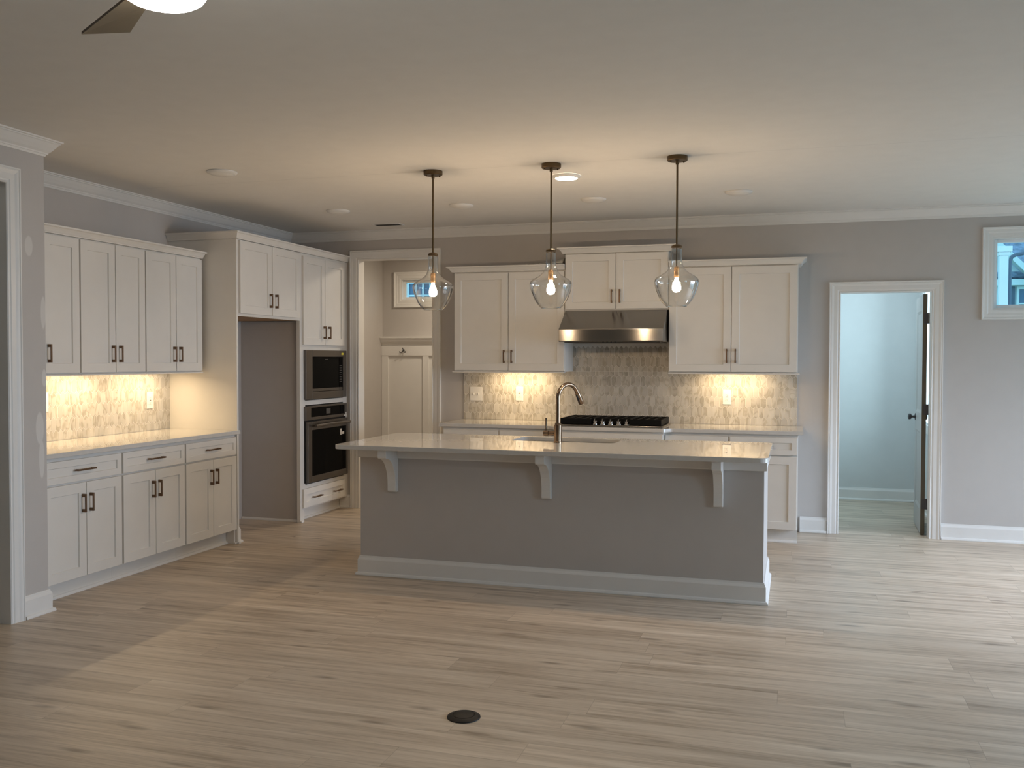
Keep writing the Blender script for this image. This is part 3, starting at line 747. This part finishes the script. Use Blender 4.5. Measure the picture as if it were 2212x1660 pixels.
tag(slab_from_outline('countertop', [[(1.863, -0.0095), (1.863, -0.643), *[(2.870+0.07*k/8, -0.643-0.069*(3*(k/8)**2-2*(k/8)**3)) for k in range(9)], *[(3.862+0.07*k/8, -0.712+0.069*(3*(k/8)**2-2*(k/8)**3)) for k in range(9)], (4.970, -0.643), (4.970, -0.0095)]], 0.884, ZT, MT['quartz']), 'white quartz countertop along the back wall with the cooktop set in it', 'countertop', 'quartz countertops')
SINK = (2.985, 3.725, -2.140, -1.800)
tag(slab_from_outline('countertop', [rrect(1.957, 4.759, -2.829, -1.744, 0.055), rrect(*SINK, 0.05)[::-1]], 0.884, ZT, MT['quartz']), 'large white quartz island top with a sink cutout', 'countertop', 'quartz countertops')

def picket(name, o, u0, u1, z0, z1, d, label, extra=None):
    """elongated-hexagon tiles standing proud of a grout bed"""
    w_, P_, A_ = 0.0440, 0.0885, 0.0225; gr = 0.0017
    m = MB(); rnd = []
    regs = [(u0, u1, z0, z1)] + ([extra] if extra else [])
    m.mi = 1
    for (a, b_, c_, e) in regs: m.box(a, b_, 0.0005, d-0.0018, c_, e, o)
    m.mi = 0
    n0 = len(m.bm.faces)
    lay = m.bm.faces.layers.float_vector.new('tile_rand')
    def clip(poly, k, lim, keep_less):
        out = []
        for i in range(len(poly)):
            p, q = poly[i], poly[(i+1) % len(poly)]
            ip = p[k] <= lim if keep_less else p[k] >= lim; iq = q[k] <= lim if keep_less else q[k] >= lim
            if ip: out.append(p)
            if ip != iq:
                t_ = (lim-p[k])/(q[k]-p[k]); out.append((p[0]+(q[0]-p[0])*t_, p[1]+(q[1]-p[1])*t_))
        return out
    rz = random.Random(3)
    for (a, b_, c_, e) in regs:
        j = -1
        while c_ + j*P_ < e + P_:
            cz = z0 + j*P_ + 0.02
            off = (j % 2)*w_/2
            i = -1
            while a + i*w_ < b_ + w_:
                cu_ = u0 + round((a-u0)/w_)*w_ + i*w_ + off
                hw, hs, ht = w_/2-gr, P_/2-A_/2-gr*0.47, P_/2+A_/2-gr*1.3
                poly = [(cu_-hw, cz-hs), (cu_, cz-ht), (cu_+hw, cz-hs), (cu_+hw, cz+hs), (cu_, cz+ht), (cu_-hw, cz+hs)]
                for k, lim, less in ((0, a+0.001, False), (0, b_-0.001, True), (1, c_+0.001, False), (1, e-0.001, True)):
                    poly = clip(poly, k, lim, less)
                    if len(poly) < 3: break
                if len(poly) >= 3:
                    q = []
                    for p in poly:
                        if not q or abs(p[0]-q[-1][0]) + abs(p[1]-q[-1][1]) > 1e-5: q.append(p)
                    if len(q) >= 3 and (max(p[0] for p in q)-min(p[0] for p in q)) > 0.003:
                        gx = sum(p[0] for p in q)/len(q); gz = sum(p[1] for p in q)/len(q)
                        lo = [m.bm.verts.new(Pt(o, p[0], d-0.0018, p[1])) for p in q]
                        hi = [m.bm.verts.new(Pt(o, gx+(p[0]-gx)*0.975, d, gz+(p[1]-gz)*0.990)) for p in q]
                        v = Vector((rz.random(), rz.random(), rz.random()))
                        fs = [m.face(hi)] + [m.face([lo[k], lo[(k+1) % len(q)], hi[(k+1) % len(q)], hi[k]]) for k in range(len(q))]
                        for f_ in fs: f_[lay] = v
                i += 1
            j += 1
    bo = m.build(name, [MT['tile'], MT['grout']])
    tag(bo, label, 'backsplash', 'picket tile backsplashes')
    return bo
picket('tile_backsplash', 'B', 1.8695, 4.921, 0.9145, 1.3745, 0.009, 'marble picket-tile backsplash behind the cooktop on the back wall', extra=(2.9395, 3.854, 1.3745, 1.9150))
picket('tile_backsplash', 'L', -3.998, -1.9310, 0.9145, 1.3800, 0.009, 'marble picket-tile backsplash under the left wall cabinets')

def outlet(o, u, z, label, wide=False, name='wall_outlet'):
    r = thing(name, label, 'switch' if wide else 'outlet', Pt(o, u, 0.009, z-0.066), 'wall plates on the backsplash')
    hw = 0.062 if wide else 0.037
    m = MB(); m.box(u-hw, u+hw, 0.0092, 0.0145, z-0.066, z+0.066, o); m.build('plate', MT['plate'], r, bevel=0.002)
    if wide:
        for s_ in (-0.0235, 0.0235):
            m = MB(); m.box(u+s_-0.005, u+s_+0.005, 0.0146, 0.024, z-0.010, z+0.010, o); m.build('toggle', MT['plate'], r, bevel=0.002)
    else:
        m = MB(); m.box(u-0.0165, u+0.0165, 0.0146, 0.0165, z-0.034, z+0.034, o); x = m.build('socket_face', MT['plate'], r, bevel=0.001)
        for s_ in (-1, 1):
            m = MB(); zz = z+s_*0.019
            m.box(u-0.0065, u-0.0045, 0.0166, 0.0170, zz-0.004, zz+0.005, o); m.box(u+0.0045, u+0.0065, 0.0166, 0.0170, zz-0.004, zz+0.005, o); m.box(u-0.002, u+0.002, 0.0166, 0.0170, zz-0.011, zz-0.007, o)
            m.build('slots', MT['slot'], x)
        m = MB(); m.box(u-0.009, u+0.009, 0.0166, 0.0172, z-0.003, z+0.003, o); m.build('test_button', MT['slot'], x)
outlet('B', 1.995, 1.157, 'white double toggle switch plate at the left end of the back tiles', True, 'light_switch')
outlet('B', 2.426, 1.163, 'white outlet on the back tiles left of the faucet')
outlet('B', 4.330, 1.158, 'white outlet on the back tiles right of the cooktop')
outlet('L', -2.182, 1.154, 'white outlet on the left wall tiles near the end panel')
outlet('L', -3.270, 1.185, 'white outlet on the left tiles, half hidden by the drywall corner')

# ------------------------------------------------------------------ island
IS = thing('kitchen_island', 'grey island base with white corbels and baseboard under the quartz top', 'island', (3.387, -2.19, 0))
X0, X1, Y0, Y1 = 2.045, 4.729, -2.589, -1.790
m = MB(); m.box(X0, X1, Y0, Y1, 0.0005, 0.655); m.box(X0, X1, Y0, -2.19, 0.655, 0.8835); m.box(X0, 2.93, -2.19, Y1, 0.655, 0.8835); m.box(3.78, X1, -2.19, Y1, 0.655, 0.8835); m.box(2.93, 3.78, -1.792, Y1, 0.655, 0.8835)
m.build('body', MT['wall'], IS, label='grey painted knee wall')
m = MB(); m.sweep([(0, 0.812), (0.014, 0.812), (0.016, 0.818), (0.016, 0.872), (0.020, 0.883), (0, 0.883)], [(X0, Y1), (X0, Y0), (X1, Y0), (X1, Y1)], side=1)
m.build('apron_trim', MT['trim'], IS, label='white trim board')
m = MB(); m.sweep([(a, b_+0.0005) for a, b_ in BASE], [(X0, Y1), (X0, Y0), (X1, Y0), (X1, Y1)], side=1); m.build('baseboard', MT['trim'], IS, label='white baseboard')
def corbel(xa, xb):
    pr = [(0.0005, 0.585), (0.030, 0.585), (0.040, 0.590), (0.043, 0.598)]
    for k in range(11):
        a = R(90*k/10); pr.append((0.043 + 0.150*(1-math.cos(a)), 0.640 + 0.185*math.sin(a)))
    pr += [(0.200, 0.832), (0.200, 0.8832), (0.0005, 0.8832)]
    m = MB()
    m.prism([(Y0-a if False else a, z) for a, z in pr], xa, xb, 'W', axis='u')
    for v in m.bm.verts: v.co.y = Y0 - v.co.y
    m.build('corbel', MT['trim'], IS, bevel=0.002)
    return
for xa, xb in ((2.266, 2.326), (3.345, 3.405), (4.432, 4.488)): corbel(xa, xb)

r = thing('sink', 'undermount steel sink set into the island top', 'sink', (3.355, -1.97, 0.70))
m = MB(); a, b_, c_, e = SINK; a -= .004; b_ += .004; c_ -= .004; e += .004
o_ = rrect(a, b_, c_, e, 0.05); i_ = rrect(a+0.004, b_-0.004, c_+0.004, e-0.004, 0.047)
to = [m.bm.verts.new((*p, 0.8832)) for p in o_]; bo = [m.bm.verts.new((*p, 0.67)) for p in o_]
ti = [m.bm.verts.new((*p, 0.8832)) for p in i_]; bi = [m.bm.verts.new((*p, 0.675)) for p in i_]
k = len(o_)
for q in range(k):
    n_ = (q+1) % k
    m.face([to[q], to[n_], bo[n_], bo[q]]); m.face([ti[q], ti[n_], bi[n_], bi[q]]); m.face([to[q], to[n_], ti[n_], ti[q]])
m.face(bi); m.face(bo); m.build('basin', MT['sinksteel'], r, smooth=True)
m = MB(); m.lathe([(0, 0.6752), (0.03, 0.6752), (0.045, 0.679), (0.048, 0.6752)], c=(3.355, -1.93, 0), seg=24); m.build('drain', MT['chrome'], r, smooth=True)

FX, FY = 3.350, -2.220
r = thing('faucet', 'bronze gooseneck pull-down faucet with a side lever on the island', 'faucet', (FX, FY, ZT))
m = MB(); m.lathe([(0.030, ZT+0.0003), (0.030, ZT+0.006), (0.0265, ZT+0.010), (0.0265, 1.036), (0.022, 1.038), (0.018, 1.052), (0, 1.052)], c=(FX, FY, 0), seg=28); m.build('base', MT['faucet'], r, smooth=True)
dv = Vector((0.52, 0.855, 0)); pts = [Vector((FX, FY, 1.050)), Vector((FX, FY, 1.13)), Vector((FX, FY, 1.205))]
RA = 0.098; cen = Vector((FX, FY, 1.215)) + dv*RA
for k in range(0, 17):
    a = R(180 - 155*k/16); pts.append(cen + dv*(RA*math.cos(a)) + Vector((0, 0, RA*math.sin(a))))
m = MB(); m.tube(pts, 0.0150, 18); m.build('spout', MT['faucet'], r, smooth=True)
e_ = pts[-1]; tdir = (pts[-1]-pts[-2]).normalized()
m = MB(); m.tube([e_ - tdir*0.004, e_ + tdir*0.006, e_ + tdir*0.03, e_ + tdir*0.085, e_ + tdir*0.092], [0.0160, 0.0175, 0.0185, 0.0205, 0.018], 18); x = m.build('spray_head', MT['faucet'], r, smooth=True)
sd = Vector((dv.y, -dv.x, 0)); m = MB(); q = e_ + tdir*0.05 - Vector((0.0, 0.0195, 0)); m.lathe([(0.006, -0.001), (0.007, 0.001), (0, 0.002)], c=q, ax=(0, -1, 0)); m.tube([e_ + tdir*0.02 + Vector((-0.006, -0.0175, 0)), e_ + tdir*0.075 + Vector((-0.006, -0.0185, 0))], 0.0065, 10); m.build('spray_button', MT['black'], x, smooth=True)
m = MB(); m.tube([(FX-0.024, FY, 0.978), (FX-0.062, FY, 0.978)], 0.0170, 16); m.tube([(FX-0.066, FY, 0.978), (FX-0.100, FY, 0.978)], [0.0195, 0.0195], 16); m.tube([(FX-0.060, FY, 0.978), (FX-0.070, FY, 0.978)], 0.012, 12)
x = m.build('valve', MT['faucet'], r, smooth=True)
m = MB(); m.tube([(FX-0.083, FY, 0.995), (FX-0.083, FY, 1.010), (FX-0.083, FY, 1.082)], [0.010, 0.0068, 0.0068], 12); m.build('lever', MT['faucet'], x, smooth=True)

# ------------------------------------------------------------------ cooktop and hood
r = thing('gas_cooktop', 'gas cooktop with black grates and five steel knobs in the back counter', 'cooktop', (3.400, -0.34, ZT))
m = MB(); m.prism(rrect(2.950, 3.850, -0.612, -0.085, 0.012, 4), ZT+0.0003, ZT+0.012); m.build('tray', MT['steel'], r, bevel=0.003)
m = MB(); m.prism(rrect(2.962, 3.838, -0.600, -0.095, 0.01, 4), ZT+0.0122, ZT+0.014); m.build('surface', MT['blackglass'], r)
zg0, zg1 = ZT+0.036, ZT+0.065
for (a, b_, y0) in ((2.966, 3.232, -0.598), (3.238, 3.562, -0.505), (3.568, 3.834, -0.598)):
    m = MB()
    y1 = -0.100
    for y in (y0, y1-0.012): m.box(a, b_, y, y+0.012, ZT+0.016, zg1)
    for x_ in (a, b_-0.012): m.box(x_, x_+0.012, y0+0.012, y1-0.012, ZT+0.016, zg1)
    nb = 4
    for k in range(1, nb):
        x_ = a + (b_-a)*k/nb; m.box(x_-0.008, x_+0.008, y0+0.012, y1-0.012, zg0, zg1)
    for k in range(1, 4):
        y = y0 + (y1-y0)*k/4; m.box(a+0.012, b_-0.012, y-0.008, y+0.008, zg0-0.001, zg1-0.001)
    m.build('grate', MT['iron'], r, bevel=0.002)
for (x_, y, rad) in ((3.099, -0.45, .045), (3.099, -0.22, .038), (3.400, -0.30, .055), (3.701, -0.45, .040), (3.701, -0.22, .045)):
    m = MB(); m.lathe([(rad, ZT+0.0142), (rad, ZT+0.022), (rad*0.8, ZT+0.025), (rad*0.78, ZT+0.032), (0, ZT+0.034)], c=(x_, y, 0), seg=24); m.build('burner', MT['iron'], r, smooth=True)
for x_ in (3.262, 3.331, 3.400, 3.469, 3.538):
    m = MB(); m.lathe([(0.0245, ZT+0.0142), (0.0245, ZT+0.021), (0.018, ZT+0.024), (0.0195, ZT+0.042), (0.016, ZT+0.046), (0, ZT+0.046)], c=(x_, -0.563, 0), seg=24)
    m.box(x_-0.004, x_+0.004, -0.581, -0.545, ZT+0.0455, ZT+0.062); m.build('knob', MT['chrome'], r, smooth=True)

r = thing('range_hood', 'brushed stainless under-cabinet range hood over the cooktop', 'range hood', (3.397, -0.3, 1.637))
m = MB()
pr = [(0.010, 1.9150), (0.350, 1.9150), (0.598, 1.748), (0.600, 1.742), (0.600, 1.645), (0.597, 1.638), (0.010, 1.638)]
m.prism(pr, 2.948, 3.846, 'B', axis='u'); m.build('canopy', MT['steel'], r, bevel=0.002)
m = MB(); m.box(2.985, 3.39, 0.06, 0.54, 1.630, 1.6375, 'B'); m.box(3.405, 3.81, 0.06, 0.54, 1.630, 1.6375, 'B'); m.build('grease_filter', MT['slate'], r)
for x_ in (3.33, 3.365, 3.40, 3.435):
    m = MB(); m.lathe([(0.007, 0), (0.007, 0.006), (0, 0.007)], c=(x_, -0.56, 1.6375), ax=(0, 0, -1), seg=14); m.build('control_button', MT['black'], r)

# crumpled film left on top of the cabinet beside the hood cabinet
m = MB(); nx, ny = 16, 7; rr = random.Random(11); g = []
for i in range(nx):
    row = []
    for j in range(ny):
        u = i/(nx-1); v = j/(ny-1)
        hgt = 0.012 + 0.060*u*u*math.sin(PI*min(1, v*1.05)) + rr.uniform(-0.012, 0.014)*math.sin(PI*u)
        row.append(m.bm.verts.new((2.58 + 0.33*u, -0.315 + 0.24*v + rr.uniform(-.008, .008), 2.3306 + max(0.0, hgt))))
    g.append(row)
for i in range(nx-1):
    for j in range(ny-1): m.face([g[i][j], g[i+1][j], g[i+1][j+1], g[i][j+1]])
x = m.build('packing_film', MT['film'], smooth=True, normals=True); x.modifiers.new('thickness', 'SOLIDIFY').thickness = 0.001
tag(x, 'crumpled clear packing film lying on top of the cabinet left of the hood', 'plastic film')

# ------------------------------------------------------------------ pendants
def pendant():
    r = thing('pendant_light', 'x', 'pendant light', (2.565, -2.552, ZC), 'glass pendants over the island', world=False)
    B0 = -ZC                                                      # local z = world z - ZC
    m = MB(); m.lathe([(0.0635, -0.0005), (0.0635, -0.024), (0.058, -0.029), (0.012, -0.029), (0.010, -0.05), (0, -0.05)], seg=36)
    for a in (0.6, 0.6+PI): m.lathe([(0.005, -0.029), (0.005, -0.036), (0, -0.038)], c=(0.045*math.cos(a), 0.045*math.sin(a), 0), seg=10)
    m.build('canopy', MT['brass'], r, smooth=True)
    m = MB(); m.tube([(0, 0, -0.045), (0, 0, 2.195+B0)], 0.0062, 12); m.build('stem', MT['brass'], r, smooth=True)
    m = MB(); m.lathe([(0.008, 2.203+B0), (0.022, 2.200+B0), (0.033, 2.192+B0), (0.034, 2.181+B0), (0.0, 2.181+B0)], seg=30); m.build('cap', MT['brass'], r, smooth=True)
    prof = [(0.012, 2.1805), (0.026, 2.1795), (0.0315, 2.174), (0.0325, 2.160), (0.0325, 2.12), (0.0335, 2.095), (0.0375, 2.075), (0.046, 2.055), (0.060, 2.038), (0.080, 2.023), (0.102, 2.010), (0.122, 1.998), (0.132, 1.988), (0.1375, 1.975), (0.1375, 1.963), (0.134, 1.945), (0.126, 1.918), (0.114, 1.888), (0.099, 1.858), (0.083, 1.836), (0.070, 1.823), (0.064, 1.818)]
    m = MB(); m.lathe([(a, z+B0) for a, z in prof], seg=56, cap=False); m.build('glass_shade', MT['shade'], r, smooth=True, label='clear glass bell shade')
    m = MB(); m.lathe([(0.0625, 1.8175+B0), (0.066, 1.8165+B0), (0.066, 1.8205+B0), (0.0625, 1.8205+B0), (0.0625, 1.8175+B0)], seg=40, cap=False); m.build('shade_rim', MT['shade'], r, smooth=True)
    m = MB(); m.tube([(0, 0, 2.182+B0), (0, 0, 2.062+B0)], 0.0042, 10); m.build('inner_rod', MT['brass'], r)
    m = MB(); m.lathe([(0.006, 2.066+B0), (0.0165, 2.060+B0), (0.0175, 2.050+B0), (0.0175, 2.002+B0), (0.015, 1.998+B0), (0, 1.998+B0)], seg=24); m.build('socket', MT['copper'], r, smooth=True, label='copper coloured lamp socket')
    m = MB(); m.lathe([(0.010, 1.9975+B0), (0.011, 1.985+B0), (0.017, 1.970+B0), (0.021, 1.960+B0), (0.0250, 1.949+B0), (0.0272, 1.940+B0), (0.0272, 1.931+B0), (0.0255, 1.922+B0), (0.022, 1.914+B0), (0.016, 1.9085+B0), (0.008, 1.9060+B0), (0, 1.9053+B0)], seg=36, cap=True); m.build('bulb', MT['bulb'], r, smooth=True, label='glowing bulb')
    return r
p1 = pendant(); p1['label'] = 'clear glass bell pendant at the left, nearest the tall cabinets'
copy_thing(p1, (3.383, -2.552, ZC), 'clear glass bell pendant in the middle, above the faucet')
copy_thing(p1, (4.190, -2.552, ZC), 'clear glass bell pendant at the right, in front of the short hood cabinet')

# ------------------------------------------------------------------ ceiling fixtures
def disc(lit):
    r = thing('ceiling_light', 'x', 'ceiling light', (0, 0, ZC), 'round disc lights in the ceiling', world=False)
    m = MB(); m.lathe([(0.100, -0.0005), (0.100, -0.006), (0.092, -0.014), (0.080, -0.019), (0.076, -0.019), (0.076, -0.012)], seg=40, cap=False); m.build('trim_ring', MT['trim'] if lit else MT['trim'], r, smooth=True)
    m = MB(); m.lathe([(0.0755, -0.0125), (0.0755, -0.019), (0.06, -0.024), (0.03, -0.027), (0, -0.028)], seg=40); m.build('diffuser', MT['led'] if lit else MT['plate'], r, smooth=True, label='glowing diffuser' if lit else None)
    return r
d0 = disc(False); d0.location = (1.190, -2.93, ZC); d0['label'] = 'unlit white ceiling disc nearest the left wall cabinets'
for (x_, y), lb in (((1.168, -1.215), 'unlit white ceiling disc near the corner above the oven tower'), ((2.275, -1.200), 'unlit white ceiling disc right of the left pendant stem'),
                    ((3.372, -1.185), 'unlit white ceiling disc just beyond the lit one'), ((4.485, -1.200), 'unlit white ceiling disc right of the right pendant stem')):
    copy_thing(d0, (x_, y, ZC), lb)
dl = disc(True); dl.location = (3.386, -2.150, ZC); dl['label'] = 'lit white ceiling disc beside the middle pendant stem'

r = thing('ceiling_vent', 'small white slatted air vent in the ceiling near the back wall', 'vent', (1.24, -0.36, ZC))
m = MB(); frame_box(m, 'W', 1.10, 1.38, ZC-0.006, ZC-0.0005, 1.12, 1.36, ZC-0.006, ZC-0.0005, -0.42, -0.30)
m = MB()
for (a, b_, c_, e) in ((1.10, 1.38, -0.425, -0.410), (1.10, 1.38, -0.310, -0.295), (1.10, 1.115, -0.410, -0.310), (1.365, 1.38, -0.410, -0.310)): m.box(a, b_, c_, e, ZC-0.007, ZC-0.0005)
m.build('frame', MT['trim'], r)
m = MB(); m.box(1.1155, 1.3645, -0.4095, -0.3105, ZC-0.0015, ZC-0.0008); m.build('duct', MT['slot'], r)
for k in range(6):
    m = MB(); y = -0.402 + k*0.0165; m.box(1.1155, 1.3645, y, y+0.004, ZC-0.006, ZC-0.0018); m.build('slat', MT['grey'], r)

HUB = Vector((3.205, -6.188, 0))
r = thing('ceiling_fan', 'ceiling fan with taupe blades and a glowing dome light', 'ceiling fan', (HUB.x, HUB.y, ZC))
m = MB(); m.lathe([(0.075, ZC-0.0005), (0.075, ZC-0.03), (0.05, ZC-0.06), (0.045, 2.655), (0.10, 2.645), (0.118, 2.60), (0.121, 2.545), (0.120, 2.530), (0.0, 2.530)], c=HUB, seg=40); m.build('motor_housing', MT['bronze'], r, smooth=True)
m = MB(); m.lathe([(0.119, 2.5295), (0.1195, 2.515), (0.116, 2.503), (0.108, 2.492), (0.092, 2.482), (0.065, 2.474), (0.035, 2.470), (0, 2.468)], c=HUB, seg=40); m.build('light_dome', MT['fanled'], r, smooth=True, label='glowing white dome')
for k in range(3):
    m = MB(); ca, sa = math.cos(-k*2*PI/3), math.sin(-k*2*PI/3)
    out = []
    for (px_, py_, z) in ((-0.205, 0.199, 2.562), (-0.221, 0.113, 2.549), (-0.553, 0.313, 2.548), (-0.395, 0.352, 2.551)):
        out.append((HUB.x + ca*px_ - sa*py_, HUB.y + sa*px_ + ca*py_, z))
    arm = [(-0.080, 0.070), (-0.100, 0.040), (-0.235, 0.140), (-0.215, 0.168)]
    aa = [m.bm.verts.new((HUB.x + ca*x_ - sa*y_, HUB.y + sa*x_ + ca*y_, 2.572)) for x_, y_ in arm]; ab = [m.bm.verts.new((HUB.x + ca*x_ - sa*y_, HUB.y + sa*x_ + ca*y_, 2.580)) for x_, y_ in arm]
    m.mi = 1; m.face(aa); m.face(ab)
    for q in range(4): m.face([aa[q], aa[(q+1) % 4], ab[(q+1) % 4], ab[q]])
    m.mi = 0
    a = [m.bm.verts.new(p) for p in out]; b_ = [m.bm.verts.new((p[0], p[1], p[2]+0.009)) for p in out]
    m.face(a); m.face(b_)
    m.mi = 1
    for q in range(4): m.face([a[q], a[(q+1) % 4], b_[(q+1) % 4], b_[q]])
    m.build('blade', [MT['blade'], MT['bladeedge']], r)

r = thing('floor_outlet', 'round black floor outlet cover in the plank floor in front of the island', 'floor outlet', (3.600, -4.808, 0))
m = MB(); m.lathe([(0.070, 0.0004), (0.069, 0.004), (0.058, 0.009), (0.046, 0.011), (0.044, 0.0085)], c=(3.600, -4.808, 0), seg=40, cap=True); m.build('rim', MT['black'], r, smooth=True)
m = MB(); m.lathe([(0.0435, 0.0086), (0.0435, 0.0115), (0.040, 0.0125), (0, 0.0128)], c=(3.600, -4.808, 0), seg=40); m.build('lid', MT['black'], r, smooth=True)

# ------------------------------------------------------------------ mudroom drop zone
r = thing('hall_panel', 'white panelled coat wall with a shelf in the mudroom beyond the opening', 'coat rack', (1.4, 1.58, 0))
m = MB(); m.box(0.2815, 2.0, 1.585, 1.5995, 0.14, 1.64); m.build('back_panel', MT['trim'], r)
m = MB()
for a, b_ in ((0.2815, 0.365), (0.795, 0.870), (1.30, 1.375), (1.80, 1.875)): m.box(a, b_, 1.567, 1.585, 0.14, 1.523)
m.box(0.2815, 2.0, 1.567, 1.585, 0.0005, 0.14)
m.build('batten', MT['trim'], r, bevel=0.002)
m = MB(); m.box(0.2815, 2.0, 1.563, 1.585, 1.5235, 1.637); m.build('hook_rail', MT['trim'], r, bevel=0.002)
m = MB(); m.sweep([(0, 0), (0.012, 0), (0.014, 0.012), (0.022, 0.014), (0.024, 0.026), (0.034, 0.034), (0.050, 0.052), (0.064, 0.082), (0.072, 0.088), (0.074, 0.108), (0, 0.108)], [(0.2815, 1.585), (2.0, 1.585)], z=1.6375); m.box(0.2815, 2.0, 1.585, 1.5995, 1.6405, 1.7455); m.build('shelf_moulding', MT['trim'], r)
h = thing('coat_hook', 'dark double coat hook on the white mudroom rail', 'hook', (0.564, 1.562, 1.57))
m = MB(); m.lathe([(0.011, 0.0003), (0.011, 0.004), (0, 0.005)], c=(0.564, 1.563, 1.588), ax=(0, -1, 0), seg=14)
for s_ in (-1, 1): m.tube([(0.564, 1.558, 1.588), (0.564+s_*0.012, 1.545, 1.572), (0.564+s_*0.022, 1.535, 1.560), (0.564+s_*0.034, 1.525, 1.562), (0.564+s_*0.038, 1.522, 1.574)], [0.005, 0.005, 0.0045, 0.0045, 0.006], 8)
m.tube([(0.564, 1.558, 1.592), (0.564, 1.535, 1.600), (0.564, 1.525, 1.613)], [0.005, 0.0045, 0.006], 8)
m.build('hook', MT['rubber'], h, smooth=True)

# ------------------------------------------------------------------ outdoors, seen through the two small windows
g = MB(); g.box(-30, 40, 2.6, 60, -0.7, -0.6); tag(g.build('lawn', MT['grass']), 'green lawn outside the windows', 'lawn')['kind'] = 'stuff'
cx = 6.965
r = thing('porch_column', 'square white porch column outside the right window', 'column', (cx, 2.4, -0.6))
m = MB(); m.box(cx-0.042, cx+0.042, 2.358, 2.442, -0.6, 2.5755); m.build('shaft', MT['vinyl'], r, bevel=0.004)
m = MB(); m.box(cx-0.052, cx+0.052, 2.348, 2.452, 2.576, 2.611); m.box(cx-0.072, cx+0.072, 2.328, 2.472, 2.6115, 2.670); m.build('capital', MT['vinyl'], r, bevel=0.004)
m = MB(); m.tube([(7.183, 3.2, -0.6), (7.183, 3.2, 2.55), (7.186, 3.2, 2.60), (7.205, 3.2, 2.645), (7.25, 3.2, 2.665), (7.325, 3.2, 2.680), (7.50, 3.2, 2.715)], 0.021, 10)
tag(m.build('downspout', MT['spout'], smooth=True), 'dark downspout with an elbow outside the right window', 'downspout')

def ext_window(parent, x0, x1, z0, z1, y, nx=2, nz=2):
    f_ = MB(); e = 0.05
    f_.box(x0-e, x0, y-0.04, y, z0-e, z1+e); f_.box(x1, x1+e, y-0.04, y, z0-e, z1+e); f_.box(x0, x1, y-0.04, y, z0-e, z0); f_.box(x0, x1, y-0.04, y, z1, z1+e)
    for k in range(1, nx): xx = x0+(x1-x0)*k/nx; f_.box(xx-0.015, xx+0.015, y-0.03, y-0.01, z0, z1)
    for k in range(1, nz): zz = z0+(z1-z0)*k/nz; f_.box(x0, x1, y-0.028, y-0.012, zz-0.013, zz+0.013)
    w_ = f_.build('window', MT['vinyl'], parent)
    p = MB(); p.box(x0, x1, y-0.008, y-0.001, z0, z1); p.build('pane', MT['extglass'], w_)
hs = thing('neighbour_house', 'white neighbouring house with a blue-grey shingle roof seen through the right window', 'house', (11, 13, -0.6))
m = MB(); m.box(6.5, 16, 12.0, 16, -0.6, 3.05); m.prism([(7.35, 3.05), (9.25, 3.05), (8.30, 4.05)], 11.98, 12.2, 'W')
for v in m.bm.verts[8:]:
    x_, y_, z_ = v.co; v.co = (x_, z_, y_)
m.build('wall', MT['siding'], hs)
m = MB(); m.box(6.3, 16.2, 11.85, 11.99, 2.95, 3.07)
for s_ in (-1, 1):
    pr = [(8.30, 4.06), (8.30+s_*1.05, 2.955), (8.30+s_*1.05, 3.10), (8.30, 4.20)]
    a = [m.bm.verts.new((p[0], 11.70, p[1])) for p in pr]; b_ = [m.bm.verts.new((p[0], 11.97, p[1])) for p in pr]
    m.face(a); m.face(b_)
    for q in range(4): m.face([a[q], a[(q+1) % 4], b_[(q+1) % 4], b_[q]])
m.build('fascia', MT['vinyl'], hs)
m = MB(); pr = [(12.0, 3.071), (16.0, 6.6), (16.0, 6.75), (11.86, 3.12)]
a = [m.bm.verts.new((6.3, *p)) for p in pr]; b_ = [m.bm.verts.new((16.2, *p)) for p in pr]
m.face(a); m.face(b_)
for q in range(4): m.face([a[q], a[(q+1) % 4], b_[(q+1) % 4], b_[q]])
m.build('roof', MT['shingle'], hs)
ext_window(hs, 9.08, 9.75, 1.75, 2.88, 11.999, 4, 4)
m = MB(); m.box(8.93, 9.00, 11.95, 11.999, 1.7, 2.93); m.build('shutter', MT['spout'], hs)
h2 = thing('neighbour_house', 'white sided house wall with a small window seen through the mudroom window', 'house', (-1.0, 5.2, -0.6))
m = MB(); m.box(-6, 1.4, 5.0, 8.0, -0.6, 5.2); m.build('wall', MT['siding'], h2)
ext_window(h2, -0.83, -0.36, 2.10, 2.65, 4.999, 4, 3)
